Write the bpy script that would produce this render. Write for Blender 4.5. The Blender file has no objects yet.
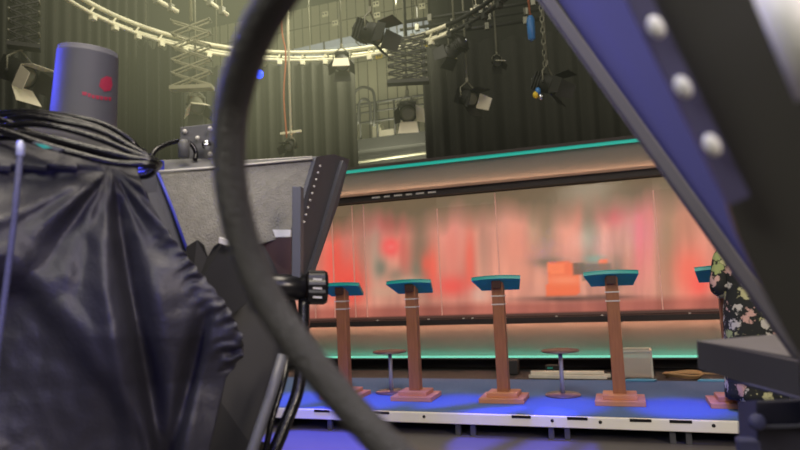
import bpy, bmesh, math, random
from mathutils import Vector, Matrix, noise
random.seed(7)
S = bpy.context.scene
COL = S.collection
V = Vector
PI = math.pi

# ------------------------------------------------------------------ camera
YAW, PITCH, ROLL, F = 0.338, 0.093, 0.044, 620.0
CAM = V((0, 0, 1.35))
_fw = V((-math.sin(YAW) * math.cos(PITCH), math.cos(YAW) * math.cos(PITCH), math.sin(PITCH)))
_r0 = V((math.cos(YAW), math.sin(YAW), 0))
_u0 = _r0.cross(_fw)
_r = math.cos(ROLL) * _r0 - math.sin(ROLL) * _u0
_u = math.sin(ROLL) * _r0 + math.cos(ROLL) * _u0
cd = bpy.data.cameras.new('camera')
cam = bpy.data.objects.new('camera', cd)
COL.objects.link(cam)
cam.matrix_world = Matrix(((_r.x, _u.x, -_fw.x, CAM.x), (_r.y, _u.y, -_fw.y, CAM.y), (_r.z, _u.z, -_fw.z, CAM.z), (0, 0, 0, 1)))
cd.sensor_width = 36
cd.lens = F * 36 / 800
cd.clip_start = 0.05
cd.dof.use_dof = True
cd.dof.focus_distance = 2.6
cd.dof.aperture_fstop = cd.lens / 7.5
S.camera = cam


def ray(px, py):
    return _fw + _r * ((px - 400) / F) - _u * ((py - 225) / F)


def P(px, py, d):               # a measured sight line and a distance give a point of the room
    return CAM + ray(px, py) * d


def PY(px, py, Y):
    d = ray(px, py)
    return CAM + d * (Y / d.y)


def proj(p):
    d = V(p) - CAM
    z = d.dot(_fw)
    return 400 + F * d.dot(_r) / z, 225 - F * d.dot(_u) / z


# ------------------------------------------------------------------ colour and materials
def lin(c):
    return tuple(((x / 255) / 12.92 if x / 255 <= 0.04045 else ((x / 255 + 0.055) / 1.055) ** 2.4) for x in c)


MATS = {}


def mat(name, rgb, rough=0.6, metal=0.0, var=0.15, scale=8.0, bump=0.0, bscale=60.0, spec=0.5, stretch=None):
    m = bpy.data.materials.new(name)
    m.use_nodes = True
    nt = m.node_tree
    b = nt.nodes['Principled BSDF']
    c = lin(rgb)
    tc = nt.nodes.new('ShaderNodeTexCoord')
    mp = nt.nodes.new('ShaderNodeMapping')
    nt.links.new(tc.outputs['Object'], mp.inputs['Vector'])
    if stretch:
        mp.inputs['Scale'].default_value = stretch
    n = nt.nodes.new('ShaderNodeTexNoise')
    n.inputs['Scale'].default_value = scale
    n.inputs['Detail'].default_value = 4
    nt.links.new(mp.outputs[0], n.inputs['Vector'])
    r = nt.nodes.new('ShaderNodeMix')
    r.data_type = 'RGBA'
    r.inputs[6].default_value = tuple(max(0, x * (1 - var)) for x in c) + (1,)
    r.inputs[7].default_value = tuple(min(1, x * (1 + var)) for x in c) + (1,)
    nt.links.new(n.outputs['Fac'], r.inputs[0])
    nt.links.new(r.outputs[2], b.inputs['Base Color'])
    b.inputs['Roughness'].default_value = rough
    b.inputs['Metallic'].default_value = metal
    b.inputs['Specular IOR Level'].default_value = spec
    if bump:
        n2 = nt.nodes.new('ShaderNodeTexNoise')
        n2.inputs['Scale'].default_value = bscale
        nt.links.new(mp.outputs[0], n2.inputs['Vector'])
        bp = nt.nodes.new('ShaderNodeBump')
        bp.inputs['Strength'].default_value = bump
        bp.inputs['Distance'].default_value = 0.01
        nt.links.new(n2.outputs['Fac'], bp.inputs['Height'])
        nt.links.new(bp.outputs[0], b.inputs['Normal'])
    MATS[name] = m
    return m


def emit(name, rgb, strength):
    m = bpy.data.materials.new(name)
    m.use_nodes = True
    nt = m.node_tree
    b = nt.nodes['Principled BSDF']
    b.inputs['Base Color'].default_value = lin(rgb) + (1,)
    b.inputs['Emission Color'].default_value = lin(rgb) + (1,)
    b.inputs['Emission Strength'].default_value = strength
    MATS[name] = m
    return m


mat('rubber', (42, 43, 46), 0.55, bump=0.25, bscale=300)
mat('cable', (20, 20, 23), 0.24, bump=0.1, bscale=200)
mat('thick_cable', (62, 62, 63), 0.5, bump=0.6, bscale=350)
mat('nylon', (50, 50, 57), 0.5, bump=0.12, bscale=120, spec=0.45)
mat('body_grey', (34, 35, 39), 0.6)
mat('drape_black', (17, 17, 15), 0.95)
mat('matt_black', (30, 30, 31), 0.7)
mat('gloss_black', (22, 22, 24), 0.28)
mat('charcoal', (48, 48, 50), 0.6)
mat('canister', (90, 91, 102), 0.6)
mat('hood_felt', (132, 131, 124), 0.95, var=0.25, scale=60, bump=0.5, bscale=250)
mat('hood_grey', (92, 93, 94), 0.6)
mat('hood_dark', (82, 84, 92), 0.65)
mat('pale_edge', (205, 203, 196), 0.45)
mat('rail_grey', (88, 90, 96), 0.45)
mat('blue_lit_edge', (60, 70, 190), 0.5)  # blue rim light on the hood edges, put into the colour
mat('violet_panel', (82, 82, 132), 0.85, var=0.06)
mat('rim_grey', (80, 78, 80), 0.6)
mat('slab_black', (54, 54, 51), 0.5)
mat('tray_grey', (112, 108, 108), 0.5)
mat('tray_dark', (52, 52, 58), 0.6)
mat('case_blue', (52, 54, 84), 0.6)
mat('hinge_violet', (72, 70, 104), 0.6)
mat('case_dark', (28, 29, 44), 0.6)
mat('chrome', (215, 218, 225), 0.2, 1.0, var=0.03)
mat('bright_white', (235, 235, 232), 0.4)
mat('cord_blue', (78, 80, 104), 0.7, var=0.5, scale=300)
mat('red_print', (168, 46, 78), 0.6)
mat('teal_tag', (40, 160, 150), 0.5)
mat('podium_wood', (156, 104, 74), 0.5, var=0.3, scale=6, stretch=(12, 12, 1))
mat('podium_base', (206, 142, 104), 0.5, var=0.25, scale=6, stretch=(1, 10, 10))
mat('teal_top', (24, 160, 160), 0.4, var=0.08)
mat('dark_wood', (70, 46, 38), 0.5)
mat('steel', (170, 176, 198), 0.35, 0.2)
mat('table_brown', (112, 88, 84), 0.3)
mat('carpet', (90, 120, 172), 0.95, var=0.15, scale=40, bump=0.4, bscale=400)
mat('stage_rail', (244, 244, 236), 0.4, var=0.05)
mat('stage_dark', (34, 34, 42), 0.8)
mat('set_panel', (114, 114, 110), 0.7, var=0.05)
mat('set_dark', (44, 38, 36), 0.6)
mat('ledge', (150, 118, 100), 0.6)
mat('grey_floor', (112, 108, 108), 0.45, var=0.12, scale=3)
mat('curtain_black', (46, 46, 40), 0.95)
mat('curtain_olive', (40, 40, 33), 0.95)
mat('curtain_dark', (36, 36, 32), 0.95)
mat('rig_pale', (228, 225, 196), 0.5, var=0.1)
mat('rig_grey', (120, 120, 104), 0.5)
mat('rig_dark', (32, 33, 31), 0.6)
mat('pale_band', (214, 206, 200), 0.35)
mat('rig_dim', (150, 148, 124), 0.5)
mat('duct_end', (90, 92, 90), 0.5)
mat('cream_lit_flap', (235, 230, 205), 0.6, var=0.05)  # cream paints in light caught by barn doors; plain colour on tube, box
mat('duct', (168, 178, 196), 0.5)
mat('orange_cord', (176, 100, 66), 0.6)
mat('blue_plastic', (50, 120, 190), 0.4)
mat('yellow', (215, 185, 40), 0.5)
mat('ceiling_dark', (40, 40, 38), 0.9)
mat('wall_black', (46, 46, 44), 0.9)
mat('white_pole', (225, 220, 205), 0.5)
mat('tan_hose', (176, 142, 100), 0.6)
mat('cyan_paper', (90, 170, 215), 0.6)
mat('skin', (205, 150, 125), 0.55)
mat('hair', (60, 42, 32), 0.6)
mat('shoe', (35, 30, 32), 0.4)
mat('eye', (240, 238, 235), 0.2)
mat('lip', (165, 85, 85), 0.5)
emit('teal_led', (26, 146, 130), 0.95)
emit('teal_led_low', (116, 205, 180), 0.85)
emit('peach_led', (255, 184, 142), 24.0)
emit('peach_led_low', (255, 176, 140), 42.0)
emit('teal_glow', (70, 235, 200), 9.0)
emit('blue_bulb', (30, 70, 255), 3.0)
emit('white_bulb', (255, 250, 225), 3.0)
emit('amber_bulb', (255, 190, 60), 1.5)


def screen_mat():
    m = bpy.data.materials.new('screen_image')
    m.use_nodes = True
    nt = m.node_tree
    b = nt.nodes['Principled BSDF']
    a = nt.nodes.new('ShaderNodeAttribute')
    a.attribute_name = 'image'
    b.inputs['Base Color'].default_value = (0.02, 0.02, 0.02, 1)
    b.inputs['Roughness'].default_value = 0.5
    nt.links.new(a.outputs['Color'], b.inputs['Emission Color'])
    b.inputs['Emission Strength'].default_value = 1.12
    MATS['screen_image'] = m


def glass_mat(name, tint, fac, rough):
    m = bpy.data.materials.new(name)
    m.use_nodes = True
    nt = m.node_tree
    nt.nodes.remove(nt.nodes['Principled BSDF'])
    out = nt.nodes['Material Output']
    t = nt.nodes.new('ShaderNodeBsdfTransparent')
    t.inputs['Color'].default_value = tint + (1,)
    g = nt.nodes.new('ShaderNodeBsdfGlossy')
    g.inputs['Roughness'].default_value = rough
    mx = nt.nodes.new('ShaderNodeMixShader')
    mx.inputs[0].default_value = fac
    nt.links.new(t.outputs[0], mx.inputs[1])
    nt.links.new(g.outputs[0], mx.inputs[2])
    nt.links.new(mx.outputs[0], out.inputs['Surface'])
    MATS[name] = m


def clear_plastic():
    m = bpy.data.materials.new('clear_plastic')
    m.use_nodes = True
    nt = m.node_tree
    nt.nodes.remove(nt.nodes['Principled BSDF'])
    out = nt.nodes['Material Output']
    t = nt.nodes.new('ShaderNodeBsdfTransparent')
    d = nt.nodes.new('ShaderNodeBsdfDiffuse')
    d.inputs['Color'].default_value = (0.75, 0.72, 0.66, 1)
    mx = nt.nodes.new('ShaderNodeMixShader')
    mx.inputs[0].default_value = 0.42
    nt.links.new(t.outputs[0], mx.inputs[1])
    nt.links.new(d.outputs[0], mx.inputs[2])
    nt.links.new(mx.outputs[0], out.inputs['Surface'])
    MATS['clear_plastic'] = m


def floral_mat():
    m = bpy.data.materials.new('floral_fabric')
    m.use_nodes = True
    nt = m.node_tree
    b = nt.nodes['Principled BSDF']
    b.inputs['Roughness'].default_value = 0.85
    tc = nt.nodes.new('ShaderNodeTexCoord')
    n = nt.nodes.new('ShaderNodeTexNoise')
    n.inputs['Scale'].default_value = 24
    nt.links.new(tc.outputs['Object'], n.inputs['Vector'])
    ad = nt.nodes.new('ShaderNodeVectorMath')
    ad.operation = 'MULTIPLY_ADD'
    nt.links.new(n.outputs['Color'], ad.inputs[0])
    ad.inputs[1].default_value = (0.13, 0.13, 0.13)
    nt.links.new(tc.outputs['Object'], ad.inputs[2])
    v = nt.nodes.new('ShaderNodeTexVoronoi')
    v.inputs['Scale'].default_value = 9.5
    v.inputs['Randomness'].default_value = 0.75
    nt.links.new(ad.outputs[0], v.inputs['Vector'])
    cr = nt.nodes.new('ShaderNodeValToRGB')       # flower colour per cell
    cr.color_ramp.interpolation = 'CONSTANT'
    e = cr.color_ramp.elements
    e[0].position = 0.0
    e[0].color = lin((196, 196, 150)) + (1,)
    e[1].position = 0.35
    e[1].color = lin((214, 176, 168)) + (1,)
    x = e.new(0.6)
    x.color = lin((206, 204, 198)) + (1,)
    x = e.new(0.8)
    x.color = lin((165, 180, 120)) + (1,)
    sep = nt.nodes.new('ShaderNodeSeparateColor')
    nt.links.new(v.outputs['Color'], sep.inputs[0])
    nt.links.new(sep.outputs[0], cr.inputs[0])
    md = nt.nodes.new('ShaderNodeValToRGB')       # petals / dark ground by distance from the cell centre
    md.color_ramp.elements[0].position = 0.38
    md.color_ramp.elements[0].color = (1, 1, 1, 1)
    md.color_ramp.elements[1].position = 0.5
    md.color_ramp.elements[1].color = (0, 0, 0, 1)
    nt.links.new(v.outputs['Distance'], md.inputs[0])
    mx = nt.nodes.new('ShaderNodeMix')
    mx.data_type = 'RGBA'
    mx.inputs[6].default_value = lin((38, 42, 42)) + (1,)
    nt.links.new(md.outputs[0], mx.inputs[0])
    nt.links.new(cr.outputs[0], mx.inputs[7])
    nt.links.new(mx.outputs[2], b.inputs['Base Color'])
    MATS['floral_fabric'] = m


def wall_panel_mat():
    m = mat('wall_panels', (150, 148, 124), 0.85, var=0.12, scale=2)
    nt = m.node_tree
    b = nt.nodes['Principled BSDF']
    tc = nt.nodes.new('ShaderNodeTexCoord')
    br = nt.nodes.new('ShaderNodeTexBrick')
    br.offset = 0.0
    br.inputs['Scale'].default_value = 1.0
    br.inputs['Brick Width'].default_value = 0.24
    br.inputs['Row Height'].default_value = 1.1
    br.inputs['Mortar Size'].default_value = 0.012
    br.inputs['Color1'].default_value = lin((150, 148, 124)) + (1,)
    br.inputs['Color2'].default_value = lin((138, 137, 116)) + (1,)
    br.inputs['Mortar'].default_value = lin((62, 62, 52)) + (1,)
    sw = nt.nodes.new('ShaderNodeSeparateXYZ')
    cb = nt.nodes.new('ShaderNodeCombineXYZ')
    nt.links.new(tc.outputs['Object'], sw.inputs[0])
    nt.links.new(sw.outputs[0], cb.inputs[0])
    nt.links.new(sw.outputs[2], cb.inputs[1])
    nt.links.new(cb.outputs[0], br.inputs['Vector'])
    nt.links.new(br.outputs['Color'], b.inputs['Base Color'])


screen_mat()
glass_mat('set_glass', (0.98, 0.97, 0.96), 0.04, 0.15)
clear_plastic()
floral_mat()
wall_panel_mat()


# ------------------------------------------------------------------ mesh builder
class MB:
    def __init__(self):
        self.v, self.f, self.sm = [], [], []

    def add(self, vs, fs, smooth=False):
        o = len(self.v)
        self.v += [V(x) for x in vs]
        self.f += [tuple(i + o for i in f) for f in fs]
        self.sm += [smooth] * len(fs)
        return self

    def box(self, c, s, M=None, bev=0.0):
        bm = bmesh.new()
        bmesh.ops.create_cube(bm, size=1)
        for v in bm.verts:
            v.co = V((v.co.x * s[0], v.co.y * s[1], v.co.z * s[2]))
        if bev:
            bmesh.ops.bevel(bm, geom=bm.edges[:], offset=bev, segments=2, affect='EDGES', profile=0.5)
        return self._bm(bm, c, M)

    def _bm(self, bm, c=(0, 0, 0), M=None, smooth=False):
        bm.verts.index_update()
        vs = []
        for v in bm.verts:
            p = V(v.co)
            if M is not None:
                p = M @ p
            vs.append(p + V(c))
        fs = [[x.index for x in f.verts] for f in bm.faces]
        bm.free()
        return self.add(vs, fs, smooth)

    def tube(self, pts, r, seg=10, closed=False, caps=True):
        pts = [V(p) for p in pts]
        n = len(pts)
        rs = r if isinstance(r, (list, tuple)) else [r] * n
        vs, fs = [], []
        up = None
        for i, p in enumerate(pts):
            if closed:
                t = pts[(i + 1) % n] - pts[i - 1]
            else:
                t = pts[min(i + 1, n - 1)] - pts[max(i - 1, 0)]
            t.normalize()
            if up is None:
                a = V((0, 0, 1)) if abs(t.z) < 0.9 else V((1, 0, 0))
                up = t.cross(a).normalized()
            else:
                up = (up - t * up.dot(t)).normalized()
            b = t.cross(up)
            for k in range(seg):
                a = 2 * PI * k / seg
                vs.append(p + (up * math.cos(a) + b * math.sin(a)) * rs[i])
        m = n if closed else n - 1
        for i in range(m):
            for k in range(seg):
                j = (i + 1) % n
                fs.append((i * seg + k, i * seg + (k + 1) % seg, j * seg + (k + 1) % seg, j * seg + k))
        if caps and not closed:
            fs.append(tuple(range(seg - 1, -1, -1)))
            fs.append(tuple((n - 1) * seg + k for k in range(seg)))
        return self.add(vs, fs, True)

    def lathe(self, prof, c=(0, 0, 0), M=None, seg=28):       # profile of (radius, height) about local z
        vs, fs = [], []
        for (r, z) in prof:
            for k in range(seg):
                a = 2 * PI * k / seg
                p = V((r * math.cos(a), r * math.sin(a), z))
                if M is not None:
                    p = M @ p
                vs.append(p + V(c))
        n = len(prof)
        for i in range(n - 1):
            for k in range(seg):
                fs.append((i * seg + k, i * seg + (k + 1) % seg, (i + 1) * seg + (k + 1) % seg, (i + 1) * seg + k))
        fs.append(tuple(range(seg - 1, -1, -1)))
        fs.append(tuple((n - 1) * seg + k for k in range(seg)))
        return self.add(vs, fs, True)

    def prism(self, poly, vec):                                # polygon in space thickened along vec
        poly = [V(p) for p in poly]
        vec = V(vec)
        n = len(poly)
        vs = poly + [p + vec for p in poly]
        fs = [tuple(range(n)), tuple(range(2 * n - 1, n - 1, -1))]
        for i in range(n):
            j = (i + 1) % n
            fs.append((j, i, i + n, j + n))
        return self.add(vs, fs)

    def bar(self, a, b, w, h, upv=(0, 0, 1)):                  # a square bar between two points
        a, b = V(a), V(b)
        t = (b - a).normalized()
        s = t.cross(V(upv))
        if s.length < 1e-4:
            s = t.cross(V((1, 0, 0)))
        s.normalize()
        u = s.cross(t)
        q = [a + s * (w / 2) * i + u * (h / 2) * j for i, j in ((-1, -1), (1, -1), (1, 1), (-1, 1))]
        return self.prism(q, b - a)

    def ball(self, c, r, s=(1, 1, 1), M=None):
        bm = bmesh.new()
        bmesh.ops.create_uvsphere(bm, u_segments=16, v_segments=10, radius=r)
        for v in bm.verts:
            v.co = V((v.co.x * s[0], v.co.y * s[1], v.co.z * s[2]))
        return self._bm(bm, c, M, True)

    def build(self, name, m, parent=None, origin=None, bevel=0.0, label=None):
        me = bpy.data.meshes.new(name)
        og = V(origin) if origin is not None else V((0, 0, 0))
        if parent is not None and origin is None:
            og = ORG.get(parent.name, V((0, 0, 0)))
        me.from_pydata([v - og for v in self.v], [], self.f)
        me.polygons.foreach_set('use_smooth', self.sm)
        bm = bmesh.new()
        bm.from_mesh(me)
        bmesh.ops.recalc_face_normals(bm, faces=bm.faces[:])
        bm.to_mesh(me)
        bm.free()
        me.materials.append(MATS[m] if isinstance(m, str) else m)
        o = bpy.data.objects.new(name, me)
        COL.objects.link(o)
        if parent is not None:
            o.parent = parent
            ORG[o.name] = og
        else:
            o.location = og
            ORG[o.name] = og
        if bevel:
            b = o.modifiers.new('bevel', 'BEVEL')
            b.width = bevel
            b.segments = 2
            b.limit_method = 'ANGLE'
        if label:
            o['label'] = label
        return o


ORG = {}      # the world position of a thing's origin: its parts are built in world coordinates


def tag(o, label=None, cat=None, group=None, kind=None):
    for k, v in (('label', label), ('category', cat), ('group', group), ('kind', kind)):
        if v:
            o[k] = v
    return o


def thing(name, loc, label, cat, group=None, rz=0.0):
    o = bpy.data.objects.new(name, None)
    o.empty_display_size = 0.1
    COL.objects.link(o)
    o.location = V(loc)
    o.rotation_euler = (0, 0, rz)
    ORG[o.name] = V(loc)
    return tag(o, label, cat, group)


def dup(root, loc, label, rz=None, group=None, scale=None):
    r = root.copy()
    COL.objects.link(r)
    r.location = V(loc)
    if rz is not None:
        r.rotation_euler = (0, 0, rz)
    if scale:
        r.scale = scale
    r['label'] = label
    if group:
        r['group'] = group
    for ch in list(root.children):
        c = ch.copy()
        COL.objects.link(c)
        c.parent = r
        for g in list(ch.children):
            d = g.copy()
            COL.objects.link(d)
            d.parent = c
    return r


def smooth_path(pts, n=6):          # Catmull-Rom through the points
    pts = [V(p) for p in pts]
    q = [2 * pts[0] - pts[1]] + pts + [2 * pts[-1] - pts[-2]]
    out = []
    for i in range(1, len(q) - 2):
        for k in range(n):
            t = k / n
            a, b, c, d = q[i - 1], q[i], q[i + 1], q[i + 2]
            out.append(0.5 * ((2 * b) + (c - a) * t + (2 * a - 5 * b + 4 * c - d) * t * t + (3 * b - a - 3 * c + d) * t ** 3))
    out.append(pts[-1])
    return out


def struct(o):
    o['kind'] = 'structure'
    return o


# ------------------------------------------------------------------ the studio shell
XL, XR, YB, YF, ZC = -13.0, 6.0, 13.2, -3.5, 8.2
ST = 0.2                          # stage height
struct(MB().box(((XL + XR) / 2, (YB + YF) / 2, -0.05), (XR - XL, YB - YF, 0.1)).build('floor', 'grey_floor'))
struct(MB().box(((XL + XR) / 2, (YB + YF) / 2, ZC + 0.05), (XR - XL, YB - YF, 0.1)).build('ceiling', 'ceiling_dark'))
struct(MB().box(((XL + XR) / 2, YB + 0.1, ZC / 2), (XR - XL, 0.2, ZC)).build('wall_back', 'wall_panels'))
struct(MB().box(((XL + XR) / 2, YF - 0.1, ZC / 2), (XR - XL, 0.2, ZC)).build('wall_front', 'wall_black'))
struct(MB().box((XL - 0.1, (YB + YF) / 2, ZC / 2), (0.2, YB - YF, ZC)).build('wall_left', 'wall_black'))
struct(MB().box((XR + 0.1, (YB + YF) / 2, ZC / 2), (0.2, YB - YF, ZC)).build('wall_right', 'wall_black'))

# ------------------------------------------------------------------ stage platform
SX0, SX1, SY0, SY1 = -5.0, 3.4, 5.36, 7.2
st = thing('stage_platform', ((SX0 + SX1) / 2, (SY0 + 8.4) / 2, 0), 'low stage platform with blue carpet and pale metal front rail, carrying the podiums', 'stage')
MB().box(((SX0 + SX1) / 2, (SY0 + SY1) / 2 + 0.02, ST - 0.02), (SX1 - SX0, SY1 - SY0 - 0.04, 0.04)).build('carpet', 'carpet', st)
MB().box(((SX0 + SX1) / 2, (SY1 + 8.4) / 2, ST - 0.03), (SX1 - SX0, 8.4 - SY1, 0.05)).build('rear_deck', 'charcoal', st)
MB().box(((SX0 + SX1) / 2, SY0, ST - 0.045), (SX1 - SX0, 0.04, 0.09)).build('front_rail', 'stage_rail', st, bevel=0.006)
for px in (322, 381, 521, 577, 640, 680):
    p = PY(px, 414, SY0 - 0.021)
    MB().box((p.x, SY0 - 0.021, ST - 0.012), (0.16, 0.006, 0.022)).build('rail_slot', 'gloss_black', st)
for px in (424, 552, 600, 713):
    p = PY(px, 418, SY0 - 0.021)
    MB().lathe([(0.014, -0.006), (0.014, 0.0), (0.01, 0.004)], (p.x, SY0 - 0.022, ST - 0.035), Matrix.Rotation(PI / 2, 3, 'X'), 12).build('rail_pin', 'matt_black', st)
MB().box(((SX0 + SX1) / 2, SY0 + 0.45, 0.055), (SX1 - SX0, 0.02, 0.11)).build('skirt', 'stage_dark', st)
for px in (330, 458, 473, 551, 567, 672, 688, 745):
    p = PY(px, 428, SY0 + 0.05)
    MB().box((p.x, SY0 + 0.06, 0.055), (0.045, 0.045, 0.11)).build('leg', 'rail_grey', st, bevel=0.004)
for x in (-4.8, 3.2):
    MB().box((x, 8.2, 0.075), (0.06, 0.06, 0.15)).build('leg', 'rail_grey', st)

# ------------------------------------------------------------------ set backdrop wall
WY = 7.98
WX0, WX1 = -4.75, 3.3
Z1, Z2, Z3, Z4 = 2.97, 2.575, 0.825, 0.355
wx, wl = (WX0 + WX1) / 2, WX1 - WX0
sb = thing('set_backdrop', (wx, WY + 0.2, ST), 'long lit studio set wall with red blurred screen, glowing teal and peach light strips', 'set wall')
MB().box((wx, WY + 0.06, (Z1 + Z2) / 2), (wl, 0.12, Z1 - Z2)).build('header_panel', 'set_panel', sb)
MB().box((wx, WY - 0.03, Z1 + 0.012), (wl, 0.1, 0.04)).build('header_cap', 'set_dark', sb)
MB().box((wx, WY - 0.045, Z1 - 0.026), (wl, 0.02, 0.044)).build('teal_light_strip', 'teal_led', sb)
MB().box((wx, WY - 0.07, Z2 + 0.005), (wl, 0.14, 0.016)).build('header_ledge', 'ledge', sb)
MB().box((wx, WY - 0.135, Z2 + 0.014), (wl, 0.012, 0.034)).build('ledge_lip', 'ledge', sb)
MB().box((wx, WY - 0.038, Z2 + 0.018), (wl, 0.016, 0.008)).build('peach_light_strip', 'peach_led', sb)
MB().box((wx, WY - 0.03, Z2 - 0.045), (wl, 0.14, 0.08)).build('soffit', 'set_dark', sb)
MB().box((wx, WY + 0.02, Z3 + 0.0), (wl, 0.24, 0.05)).build('sill', 'set_dark', sb)
MB().box((wx, WY + 0.10, (Z3 + Z4) / 2), (wl, 0.08, Z3 - Z4)).build('lower_panel', 'set_panel', sb)
MB().box((wx, WY - 0.015, Z3 - 0.03), (wl, 0.016, 0.006)).build('peach_light_strip', 'peach_led_low', sb)
MB().box((wx, WY - 0.105, Z3 - 0.012), (wl, 0.012, 0.07)).build('sill_lip', 'set_dark', sb)
MB().box((wx, WY + 0.0, Z4 - 0.012), (wl, 0.2, 0.02)).build('plinth_ledge', 'set_dark', sb)
MB().box((wx, WY - 0.075, Z4 + 0.008), (wl, 0.012, 0.034)).build('teal_light_strip', 'teal_led_low', sb)
MB().box((wx, WY + 0.015, Z4 + 0.003), (wl, 0.024, 0.006)).build('teal_light_strip', 'teal_glow', sb)  # extra strip added to throw teal light onto the panel
MB().box((wx, WY + 0.2, (ST + Z4) / 2 - 0.01), (wl, 0.05, Z4 - ST - 0.02)).build('plinth', 'matt_black', sb)
for s in (WX0, WX1):
    MB().box((s, WY + 0.16, (ST + Z1) / 2), (0.08, 0.28, Z1 - ST)).build('end_panel', 'set_dark', sb)
rnd = random.Random(5)
q = 372
while q < 431:
    w = rnd.choice((4, 6, 8))
    a, b = PY(q, 199 - (q - 372) * 0.1, WY - 0.101), PY(q + w, 199 - (q + w - 372) * 0.1, WY - 0.101)
    MB().box(((a.x + b.x) / 2, WY - 0.102, Z2 - 0.04), (b.x - a.x, 0.004, 0.022)).build('caption_dash', 'pale_edge', sb)
    q += w + 4

# the image on the screen, drawn as soft patches of colour
GX, GZ = 230, 64
SZ0, SZ1 = Z3 + 0.03, Z2 - 0.085
SYY = WY + 0.12
BLOBS = [(345, 272, 15, 22, (248, 98, 82), .9, 0), (452, 232, 12, 18, (234, 172, 158), .6, 0), (510, 226, 16, 16, (226, 170, 150), .6, 0), (365, 215, 10, 14, (196, 140, 122), .6, 0),  # x, y, half width, half height, colour, strength, hard
    (335, 262, 14, 34, (238, 92, 78), .9, 0), (352, 288, 14, 16, (245, 84, 72), .9, 0), (346, 236, 6, 26, (205, 130, 118), .6, 0),
    (366, 240, 8, 30, (160, 128, 112), .6, 0), (388, 222, 22, 12, (214, 92, 92), .8, 0), (376, 255, 5, 30, (172, 152, 132), .8, 0),
    (391, 247, 9, 9, (244, 80, 80), .95, 0), (391, 247, 4, 3, (235, 130, 120), .7, 0), (405, 255, 7, 18, (214, 100, 88), .6, 0),
    (420, 250, 9, 38, (120, 102, 82), .8, 0), (381, 268, 6, 9, (110, 116, 100), .8, 0), (396, 276, 8, 8, (120, 112, 95), .7, 0), (418, 270, 6, 9, (112, 118, 100), .7, 0),
    (408, 282, 12, 6, (205, 178, 150), .6, 0), (385, 292, 16, 5, (190, 160, 135), .5, 0), (433, 268, 5, 20, (240, 100, 80), .9, 0), (426, 264, 5, 10, (236, 92, 74), .7, 0),
    (452, 250, 12, 36, (226, 128, 112), .8, 0), (470, 262, 5, 30, (235, 100, 82), .8, 0), (452, 286, 18, 10, (235, 80, 72), .8, 0), (484, 255, 5, 34, (185, 135, 115), .7, 0),
    (478, 294, 10, 8, (205, 180, 165), .5, 0), (515, 246, 14, 36, (232, 145, 122), .8, 0), (520, 272, 20, 14, (225, 150, 125), .5, 0), (546, 232, 9, 26, (146, 126, 98), .8, 0),
    (533, 225, 5, 20, (170, 150, 120), .5, 0), (572, 228, 10, 30, (224, 140, 118), .7, 0), (579, 228, 3, 32, (232, 128, 108), .7, 0), (548, 262, 14, 5, (116, 104, 88), .8, 0),
    (563, 279, 16, 17, (238, 112, 72), .95, 2), (556, 268, 8, 5, (248, 134, 90), .8, 2), (566, 280, 18, 4, (246, 150, 112), .7, 0), (579, 268, 5, 6, (92, 84, 72), .8, 2),
    (589, 228, 8, 30, (112, 104, 80), .85, 0), (594, 259, 10, 4, (120, 160, 140), .8, 0), (603, 264, 4, 4.5, (242, 120, 74), .95, 2), (596, 272, 14, 8, (98, 96, 80), .7, 2),
    (617, 270, 6, 16, (112, 106, 88), .7, 0), (614, 216, 14, 10, (214, 96, 96), .8, 0), (628, 245, 8, 26, (200, 140, 118), .6, 0), (640, 236, 6, 40, (228, 112, 118), .85, 0),
    (650, 232, 4, 44, (230, 128, 126), .8, 0), (668, 245, 9, 50, (150, 128, 98), .85, 0), (690, 270, 18, 26, (240, 110, 90), .9, 0), (700, 285, 10, 12, (245, 90, 80), .8, 0), (685, 225, 14, 20, (190, 128, 100), .6, 0),
    (565, 299, 38, 2.2, (74, 58, 52), .9, 0), (610, 297, 24, 2, (90, 68, 60), .8, 0), (530, 300, 14, 2, (180, 120, 105), .5, 0),
]


def screen_colour(x, y, ytop, ybot):
    t = (y - ytop) / (ybot - ytop)
    n = noise.noise(V((x * 0.045, y * 0.012, 3.1)))
    n2 = noise.noise(V((x * 0.16, y * 0.02, 8.1)))
    c = V((206, 142, 122)) + V((40, 26, 22)) * n + V((30, 22, 18)) * n2
    for (bx, by, sx, sy, bc, w, hard) in BLOBS:
        dx, dy = abs(x - bx) / sx, abs(y - by) / sy
        if hard == 2:
            k = 1.0 if dx < 1 and dy < 1 else 0.0
        elif hard == 1:
            k = 1.0 if dx * dx + dy * dy < 1 else 0.0
        else:
            k = min(1.0, 1.05 * math.exp(-0.85 * (dx * dx + dy * dy)))
        c = c.lerp(V(bc), k * w)
    top = max(0.0, min(1.0, (0.30 - t + 0.12 * n + 0.05 * n2) / 0.24))
    c = c.lerp(V((104, 92, 70)), 0.9 * top)
    if t > 0.87:
        c = c.lerp(V((150, 74, 64)) + V((40, 26, 22)) * n, min(1, (t - 0.86) / 0.06) * 0.65)
    if t > 0.975:
        c = V((74, 50, 44))
    return lin([max(0, min(255, v)) for v in c]) + (1.0,)


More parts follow.
